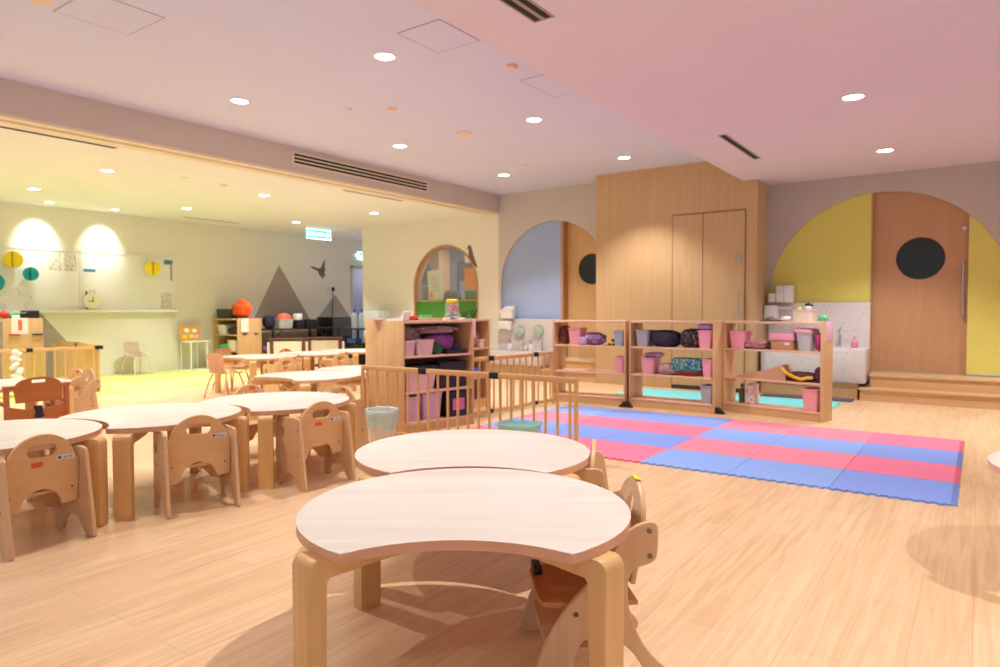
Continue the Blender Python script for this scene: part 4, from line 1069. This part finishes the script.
fence_run('beech play fence behind, running toward the wash basins', [(-4.56, 5.8), (-4.51, 6.15), (-4.45, 7.0), (-4.42, 7.38)])
fl = fence_run('beech play fence at left, in front of the left edge shelf', [(-10.62, 2.2), (-10.6, 3.77), (-10.48, 4.61)], .685)
MB().box(.10, .19, 2.36, 2.46, .64, .692, .004).build('joint', M['black'], fl)
fence_run('beech play fence section at left, running back to the wall', [(-10.62, 4.66), (-11.85, 4.9), (-13.08, 5.04)], .685)
o = MB()
rr = random.Random(9)
for k in range(16):
    o.blob((rr.uniform(-.03, .03), rr.uniform(-.05, .05), -.03-.027*k), (.07, .09, .06), k, .3, 3, 1, 2)
o = o.build('garland', M['paper'], angle=80); o.location = (-10.53, 3.6, .68); tag(o, 'white paper garland hanging on the left fence', 'garland')
# notice and markers on the end panel of the left edge shelf
no = thing('notice_sheet', 'white notice with an orange print hung over left edge shelf', 'notice'); put(no, sD, .42, .21, 1.085)
MB().box(.001, .005, -.105, .105, -.24, .006).box(-.06, .005, -.105, .105, .003, .007).build('sheet', M['paper'], no, smooth=False)
MB().box(.005, .007, -.02, .03, -.18, -.02).build('orange_print', M['coral'], no, smooth=False)
for y, mm, lb in ((.14, 'redtoy', 'dark red marker stuck on the end of left edge shelf'), (.43, 'black', 'black marker stuck on the end of left edge shelf')):
    o = MB().cyl((0, -.07, 0), (0, .07, 0), .012, n=12).build('marker', M[mm]); put(o, sD, .433, y, .84); tag(o, lb, 'marker')

# ------------------------------------------------------------------ bin and basket by the fence
bn = thing('waste_bin', 'white waste bin with an aqua liner beside the play fence', 'bin', (-4.335, 4.27, 0)); bn.scale = (1.13, 1.13, 1.03)
MB().lathe([(0, 0), (.085, 0), (.095, .01), (.118, .29), (.108, .29), (.085, .012), (0, .012)]).build('bin_body', M['binw'], bn)
b = MB(); n = 36; rows = []
rr = random.Random(2)
for j, (r, z) in enumerate(((.121, .15), (.128, .19), (.132, .25), (.134, .295), (.128, .31), (.115, .305), (.104, .25))):
    row = []
    for k in range(n):
        a = 2*PI*k/n; w = 1+.045*noise.noise(Vector((math.cos(a)*3, math.sin(a)*3, j*.6)))
        dz = .035*noise.noise(Vector((math.cos(a)*1.6+5, math.sin(a)*1.6, 0))) if j == 0 else .01*noise.noise(Vector((math.cos(a)*3+9, math.sin(a)*3, j)))
        row.append(b.bm.verts.new((r*w*math.cos(a), r*w*math.sin(a), z+dz)))
    rows.append(row)
for A, B in zip(rows, rows[1:]):
    for k in range(n): b.bm.faces.new((A[k], A[(k+1) % n], B[(k+1) % n], B[k]))
b.build('bin_liner', M['aqua'], bn)
ab = thing('clear_tub', 'aqua clear plastic tub on the floor between fence and second table', 'tub', (-2.87, 4.29, 0), 14)
MB().basket(.24, .2, .29, .24, .315).build('tub_body', M['aquabox'], ab)
MB().basket(.30, .25, .305, .255, .025, z=.305).build('tub_rim', M['aquabox'], ab)

# ------------------------------------------------------------------ wash counters
lc = thing('wash_counter', 'white terrazzo wash counter with round basins below the blue arch', 'counter', (0, 0, 0))
MB().box(-7.42, -6.2, 9.92, YW-.022, .21, .45, .02).build('counter_top', M['terrazzo'], lc)
MB().box(-7.40, -6.22, 9.97, YW-.022, 0, .21).build('cabinet', M['boxwood'], lc, smooth=False)
MB().box(-7.425, -6.11, YW-.022, YW, .45, 1.03).build('splashback', M['terrazzo'], lc, smooth=False)
rc = thing('wash_counter', 'white terrazzo wash counter with rounded corner below the yellow arch', 'counter', (0, 0, 0))
MB().box(-2.53, -1.2, 9.92, YW-.022, .21, .675, .035).build('counter_top', M['terrazzo'], rc)
MB().box(-2.53, -1.3, 9.96, YW-.022, 0, .21).build('cabinet', M['boxwood'], rc, smooth=False)
MB().box(-2.53, -1.215, YW-.022, YW, .5, 1.29).build('splashback', M['terrazzo'], rc, smooth=False)
def tap(x, y, z, label, h=.24):
    t = thing('water_tap', label, 'tap', (x, y, z), 0, 'chrome water taps')
    MB().lathe([(0, 0), (.03, 0), (.03, .01), (.018, .02), (.016, h*.7), (0, h*.7)]).build('tap_body', M['chrome'], t)
    MB().tube([(0, 0, h*.6), (0, -.03, h*.85), (0, -.08, h*.95), (0, -.12, h*.85), (0, -.125, h*.75)], .012).build('spout', M['chrome'], t)
    MB().tube([(0, 0, h*.7), (.0, .01, h*.85), (.0, .035, h*1.05)], .008).build('lever', M['chrome'], t)
    return t
for x, lb in ((-7.07, 'chrome tap left of the dispenser column at the left wash counter'), (-6.78, 'chrome tap under the left shiny disc'), (-6.38, 'chrome tap under the right shiny disc')):
    tap(x, 10.27, .45, lb)
tap(-1.56, 10.25, .675, 'chrome tap at the right wash counter beside the pink soap bottle', .26)
tap(-2.1, 10.25, .675, 'chrome tap at the right wash counter seen through the open shelf', .26)
def mirror(x, z, label):
    t = thing('shiny_disc', label, 'disc', (x, YW-.06, z), 0, 'shiny round discs over the taps')
    MB().cyl((0, 0, 0), (0, .02, 0), .115, n=32).build('disc', M['mirror'], t)
    b = MB(); b.cyl((-.05, .0, -.03), (-.05, -.02, -.03), .02).cyl((.05, .0, -.05), (.05, -.02, -.05), .02); b.build('knob', M['chrome'], t)
    MB().cyl((0, .02, 0), (0, .06-.022, 0), .03).build('stem', M['metal'], t)
mirror(-6.93, .80, 'round shiny disc above the left soap bottle')
mirror(-6.53, .81, 'round shiny disc above the right soap bottle')
def soap(x, y, z, body, pump, label, h=.15):
    t = thing('soap_bottle', label, 'soap bottle', (x, y, z), 0)
    MB().lathe([(0, 0), (.04, 0), (.045, .01), (.043, h*.5), (.02, h*.68), (.014, h*.72), (0, h*.72)]).build('bottle_body', body, t)
    MB().lathe([(0, h*.72), (.016, h*.72), (.016, h*.8), (.006, h*.82), (.006, h*.93), (0, h*.93)]).box(-.012, .012, -.04, .012, h*.93, h).build('pump', pump, t)
soap(-6.96, 10.1, .45, M['soapwhite'], M['violet'], 'white soap bottle with violet pump, left one at the left counter', .2)
soap(-6.51, 10.1, .45, M['soapwhite'], M['violet'], 'white soap bottle with violet pump, right one at the left counter', .2)
soap(-1.36, 10.1, .675, M['soappink'], M['palepink'], 'pink soap bottle on the right wash counter', .17)
o = MB().blob((0, 0, .05), (.09, .07, .1), 71, .05, 2, 1.4, 3).build('cup', M['cream_plastic']); o.location = (-6.68, 10.2, .45); tag(o, 'small cream cup between the two soap bottles', 'cup')
# dispensers
def dispenser(x, z0, z1, w, d, label, m='white', y=YW-.022):
    t = thing('towel_dispenser', label, 'dispenser', (x, y, z0))
    MB().box(-w/2, w/2, -d, 0, 0, z1-z0, .012).build('dispenser_body', M[m], t)
    MB().box(-w*.3, w*.3, -d-.002, -d+.002, .01, .02).build('outlet', M['darkgrey'], t, smooth=False)
    return t
dispenser(-7.2, .82, .99, .27, .14, 'white towel dispenser on the left splashback')
tx = thing('paper_towel_stack', 'open white box of paper towels above the left splashback', 'paper towels', (-7.15, YW-.1, 1.035))
MB().basket(.26, .12, .3, .15, .16).build('towel_box', M['white'], tx); MB().prism([(-.14, .1), (.14, .1), (.145, .24), (.11, .2), (.04, .23), (-.05, .21), (-.14, .15)], lambda u, v, w: Vector((u, w, v)), -.04, .04).build('towels', M['paper'], tx, smooth=False)
wt = thing('paper_towel_stack', 'white boxes stacked on the right splashback, upper left of shelf', 'paper towels', (-2.3, YW-.09, 1.295))
MB().box(-.11, .12, -.06, .085, 0, .24, .006).build('towel_box', M['white'], wt); MB().box(-.21, -.11, -.06, .085, 0, .13, .006).build('towel_box', M['white'], wt)
MB().box(-.115, -.105, -.062, -.058, 0, .24).box(.0, .005, -.0615, -.06, .0, .24).build('box_fold', M['taupefab'], wt, smooth=False)
dispenser(-2.47, 1.06, 1.25, .17, .18, 'white soap dispenser at the oak cupboard corner')
o = MB().box(-.13, .13, -.1, 0, 0, .015, .004).box(-.13, .13, -.1, -.09, .015, .03, .003).build('wire_ledge', M['cream_plastic']); o.location = (-2.32, YW-.022, 1.2); tag(o, 'small pale ledge below the stacked white boxes', 'ledge')
# black folding stand and plant behind the narrow shelf
bs = thing('folding_stand', 'black folding stand between narrow shelf and left wash counter', 'stand', (-7.62, 10.15, 0))
for sx in (-1, 1):
    MB().tube([(sx*.1, -.1, 0), (-sx*.02, .0, .5), (sx*.02, .02, .95)], .016).build('stand_leg', M['black'], bs)
MB().box(-.1, .1, -.03, .03, .6, .63, .004).build('stand_bar', M['black'], bs); MB().box(-.13, .13, -.05, .05, .38, .42, .004).build('stand_bar', M['black'], bs)

# ------------------------------------------------------------------ far left furniture
wt_ = thing('side_table', 'small white metal table against the left wall, with picture board', 'table', (-12.88, 7.48, 0))
MB().box(-.2, .2, -.24, .24, .57, .59, .004).build('tabletop', M['white'], wt_)
for sx in (-1, 1):
    for sy in (-1, 1):
        MB().cyl((sx*.18, sy*.17, 0), (sx*.18, sy*.17, .57), .014, n=10).build('leg', M['white'], wt_)
MB().cyl((.18, -.3, .02), (.18, .3, .02), .014, n=10).build('foot_bar', M['white'], wt_)
pb = thing('picture_board', 'small cork picture board with yellow cards on the white table', 'picture board', (-12.9, 7.42, .59))
lean = T(0, 0, 0) @ Matrix.Rotation(R(-12), 4, 'Y')
MB().box(-.012, .012, -.22, .24, 0, .33, .002, mtx=lean).build('cork_sheet', M['corkboard'], pb, smooth=False)
for (y, z, mm) in ((-.12, .05, 'yellowtoy'), (0.02, .06, 'yellowtoy'), (.1, .17, 'paper'), (-.06, .18, 'paper'), (.12, .05, 'pinklid')):
    MB().box(.0125, .015, y-.045, y+.045, z, z+.07, mtx=lean).build('card', M[mm], pb, smooth=False)
def black_table(y0, y1, label):
    t = thing('folding_table', label, 'table', (-12.72, (y0+y1)/2, 0)); l = (y1-y0)/2
    MB().box(-.35, .35, -l, l, .77, .8, .004).build('tabletop', M['black'], t)
    for sy in (-1, 1):
        MB().box(.26, .3, sy*(l-.2)-.02, sy*(l-.2)+.02, 0, .77).build('leg', M['black'], t)
        MB().box(-.3, -.26, sy*(l-.2)-.02, sy*(l-.2)+.02, 0, .77).build('leg', M['black'], t)
        MB().tube([(.28, sy*(l-.2), .55), (.28, sy*(l-.45), .77)], .012, 8).build('brace', M['black'], t)
    return t
black_table(8.82, 10.66, 'long black folding table along the left wall, with plastic boxes on it')
fr = thing('mini_fridge', 'tall black cabinet standing at the end of the black table', 'cabinet', (-12.8, 11.05, 0))
MB().box(-.28, .28, -.32, .32, .02, 1.03, .01).build('cabinet_body', M['black'], fr)
MB().box(.28, .295, -.29, .29, .05, .55, .004).build('cabinet_door', M['black'], fr); MB().box(.28, .295, -.29, .29, .57, 1.0, .004).build('cabinet_door', M['darkgrey'], fr)
for sy in (-1, 1):
    MB().cyl((.2, sy*.24, 0), (.2, sy*.24, .03), .02).cyl((-.2, sy*.24, 0), (-.2, sy*.24, .03), .02).build('foot', M['black'], fr)
sk = thing('wall_socket', 'black plug in the wall socket above the black cabinet', 'socket', (XL, 11.28, 1.72))
MB().box(0, .015, -.14, .0, -.05, .05, .004).build('socket_plate', M['leftwall'], sk); MB().box(.0, .05, -.035, .045, -.045, .045, .008).build('plug', M['black'], sk)
MB().tube([(.03, 0, -.05), (.03, -.01, -.4), (.05, -.06, -.8)], .008).build('cable', M['black'], sk)
def on_table(name, y, size, m, label, cat, seed=None, x=-12.55, z=.8):
    if seed is None: o = MB().box(-size[0]/2, size[0]/2, -size[1]/2, size[1]/2, 0, size[2], .012).build(name, M[m])
    else:
        o = MB().blob((0, 0, size[2]/2), size, seed, .12, 2.4, 1.5, 3).build(name, M[m], angle=80)
        zm = min(v.co.z for v in o.data.vertices)
        for v in o.data.vertices: v.co.z -= zm
    o.location = (x, y, z); return tag(o, label, cat)
on_table('cloth', 9.0, (.2, .26, .3), 'navy', 'navy and lilac cloth on the black table, next to wall shelf', 'cloth', 81)
tbx = thing('clear_box', 'clear plastic box with a coral bag in it on the black table', 'box', (-12.55, 9.36, .8)); MB().basket(.26, .34, .3, .38, .2).build('box_body', M['frost'], tbx)
on_table('coral_bag', 9.4, (.24, .3, .32), 'coral', 'coral bag bulging out of the clear plastic box', 'bag', 83, z=.81)
on_table('black_box', 9.76, (.24, .2, .18), 'black', 'black box with white card on the black table, left one', 'box')
on_table('white_card', 9.76, (.14, .16, .14), 'paper', 'white card standing on the left black box', 'card', z=.98)
on_table('black_box', 10.08, (.26, .34, .19), 'black', 'wide black box on the black table, right of the white card', 'box')
on_table('plastic_pack', 9.0, (.3, .4, .12), 'violet', 'violet and white pack stored under the black table beside wall shelf', 'pack', 84, z=.3, x=-12.5)
# white storage boxes under
on_table('storage_box', 9.75, (.3, .5, .4), 'paper', 'white storage box under the black table', 'box', z=0)
on_table('storage_box', 10.15, (.3, .24, .38), 'certificate', 'pale green storage box under the black table', 'box', z=0)
# black table against the partition with bottled water on it
bt2 = thing('folding_table', 'black table by the partition wall, carrying the water bottles', 'table', (-10.55, 9.95, 0))
MB().box(-.6, .7, -.33, .33, .79, .82, .004).build('tabletop', M['black'], bt2)
for sx in (-.55, .65):
    for sy in (-.28, .28):
        MB().box(sx-.02, sx+.02, sy-.02, sy+.02, 0, .79).build('leg', M['black'], bt2)
for k, (x, y) in enumerate(((-10.78, 9.84), (-10.62, 9.9))):
    t = bottle(x, y, .82, .066, .4, M['water'], M['bluetoy'], ('left' if k == 0 else 'right')+' one of two big clear water bottles beside the tall shelf', 'water_bottle')
on_table('shrink_pack', 9.98, (.44, .3, .36), 'frost', 'film wrapped pack of bottled water right of the big bottles', 'bottle pack', None, x=-10.28, z=.82)
o = MB().box(-.2, .2, -.16, .16, 0, .5, .01).build('black_crate', M['black']); o.location = (-10.8, 9.95, .0); tag(o, 'tall black crate on the floor under the water bottles', 'crate')
o = MB().box(-.12, .12, -.1, .1, 0, .1, .01).build('blue_box', M['bluetoy']); o.location = (-10.85, 9.9, .5); tag(o, 'blue box on the black crate under the water bottles', 'box')
# two low brown framed screens
def screen(x, y, rz, label):
    t = thing('framed_screen', label, 'screen', (x, y, 0), rz)
    w = .285; h = .69
    for sx in (-1, 1):
        MB().box(sx*w-.03, sx*w+.03, -.02, .02, 0, h-.02, .004).build('post', M['darkbrown'], t)
        MB().box(sx*w-.03, sx*w+.03, -.16, .16, 0, .03, .004).build('foot', M['darkbrown'], t)
        MB().box(sx*(w+.06)-.02, sx*(w+.06)+.02, -.01, .01, .2, h-.08, .003).build('side_slat', M['cream_plastic'], t)
    MB().box(-w-.05, w+.05, -.03, .03, h-.035, h, .006).build('top_rail', M['darkbrown'], t)
    MB().box(-w+.03, w-.03, -.008, .008, .18, h-.06, .002).build('panel', M['clockface'], t)
    MB().box(-w+.03, w-.03, -.015, .015, .13, .18, .003).build('bottom_rail', M['darkbrown'], t)
screen(-10.35, 7.82, 40, 'brown framed low screen with cream panel, left one of the pair')
screen(-10.1, 8.47, 40, 'brown framed low screen with cream panel, right one by the shelf')

# ------------------------------------------------------------------ office behind the arched window
ct = thing('certificate', 'pale certificate with an orange seal propped inside the arched window', 'certificate', (-9.12, YW+.16, 1.395))
lean = Matrix.Rotation(R(-5), 4, 'Y')
MB().box(-.19, .19, -.004, .004, 0, .62, .001, mtx=lean).build('sheet', M['certificate'], ct, smooth=False)
MB().blob((-.13, -.005, .1), (.1, .006, .14), 3, .05, 2, 1, 3).build('seal', M['orangetoy'], ct)
b = MB()
for k in range(5): b.box(-.1, .1-.04*(k % 2), -.0055, -.004, .2+.06*k, .215+.06*k, mtx=lean)
b.build('print_line', M['taupefab'], ct, smooth=False)
def onglass(name, x0, x1, z0, z1, m, label):
    return tag(MB().box(x0, x1, YW+.074, YW+.078, z0, z1).build(name, M[m], smooth=False), label, 'paper')
onglass('paper_sheet', -8.31, -7.98, 1.66, 2.02, 'envelope', 'orange paper stuck on the arched window pane')
onglass('paper_sheet', -8.31, -7.98, 1.58, 1.66, 'craft', 'narrow brown paper below the orange paper on the window')
onglass('paper_sheet', -8.3, -7.98, 1.4, 1.575, 'greenpaper', 'green paper at the lower right of the arched window')
onglass('paper_note', -8.3, -8.14, 2.12, 2.32, 'paper', 'small white note at the upper right of the arched window')
of = thing('office_cabinet', 'tall oak post shelf in the office behind the arched window', 'cabinet', (-10.4, 12.2, 0)); 
MB().box(-.12, .12, -.2, .2, 0, 2.6, .006).build('cabinet_side', M['doorwood'], of); MB().box(-.75, -.12, -.2, .2, 1.75, 1.79).box(-.75, -.12, -.2, .2, 1.35, 1.39).build('cabinet_shelf', M['taupe'], of, smooth=False)
oc = thing('office_chair', 'dark office chair behind the arched window', 'chair', (-9.55, 11.6, 0))
MB().blob((0, 0, 1.28), (.5, .14, .7), 91, .06, 1.5, 1.8).build('chair_back', M['darkgrey'], oc); MB().box(-.24, .24, -.4, .06, .46, .54, .03).build('chair_seat', M['darkgrey'], oc)
MB().cyl((0, -.15, .06), (0, -.15, .46), .03).cyl((-.28, -.15, .03), (.28, -.15, .03), .03).cyl((0, -.43, .03), (0, .13, .03), .03).build('chair_base', M['black'], oc)
MB().tube([(0, .02, .5), (0, .06, .8), (0, .05, 1.0)], .025).build('chair_stem', M['black'], oc)
ob = thing('notice_board', 'blue grey board on the office wall behind the window', 'board', (-10.0, 13.08, 1.8)); 
MB().box(-.6, .5, -.03, 0, -.5, .6, .004).build('board_panel', M['slate'], ob, smooth=False); MB().box(-.5, .0, -.035, -.03, -.4, .1).build('board_sheet', M['lavroom'], ob, smooth=False)
lo = bpy.data.lights.new('office_fill_light', 'AREA'); lo.energy = 34; lo.size = 1.2; lo.color = (.85, .92, 1)  # unseen area light put in to light the office room
oo = bpy.data.objects.new('office_fill_light', lo); COL.objects.link(oo); oo.location = (-8.9, 12.0, ZL-.25)
lo2 = bpy.data.lights.new('doorway_fill_light', 'AREA'); lo2.energy = 9; lo2.size = .6; lo2.color = (1, .97, .94)  # unseen area light brightening the doorway recess
oo2 = bpy.data.objects.new('doorway_fill_light', lo2); COL.objects.link(oo2); oo2.location = (-14.0, 12.4, 2.55)

# ------------------------------------------------------------------ world, camera
w = bpy.data.worlds.new('World'); S.world = w; w.use_nodes = True
bg = w.node_tree.nodes['Background']; bg.inputs['Color'].default_value = (.74, .78, 1.0, 1); bg.inputs['Strength'].default_value = .4
cam = bpy.data.cameras.new('Camera'); co = bpy.data.objects.new('Camera', cam); COL.objects.link(co)
cam.sensor_width = 36; cam.lens = 674.4/1000*36; cam.clip_start = .05
yaw, pitch, roll = R(35.43), R(-2.027), R(-.1545)
Fv = Vector((-math.sin(yaw)*math.cos(pitch), math.cos(yaw)*math.cos(pitch), math.sin(pitch)))
rv = Vector((math.cos(yaw), math.sin(yaw), 0)); uv = rv.cross(Fv)
r2 = rv*math.cos(roll)+uv*math.sin(roll); u2 = -rv*math.sin(roll)+uv*math.cos(roll)
mx = Matrix((r2, u2, -Fv)).transposed().to_4x4(); mx.translation = (0, 0, 1.2)
co.matrix_world = mx
cam.dof.use_dof = True; cam.dof.focus_distance = 2.2; cam.dof.aperture_fstop = 4.5
S.camera = co
S.view_settings.view_transform = 'Standard'; S.view_settings.look = 'None'; S.view_settings.gamma = 1
S.view_settings.use_curve_mapping = False
S.view_settings.exposure = .47
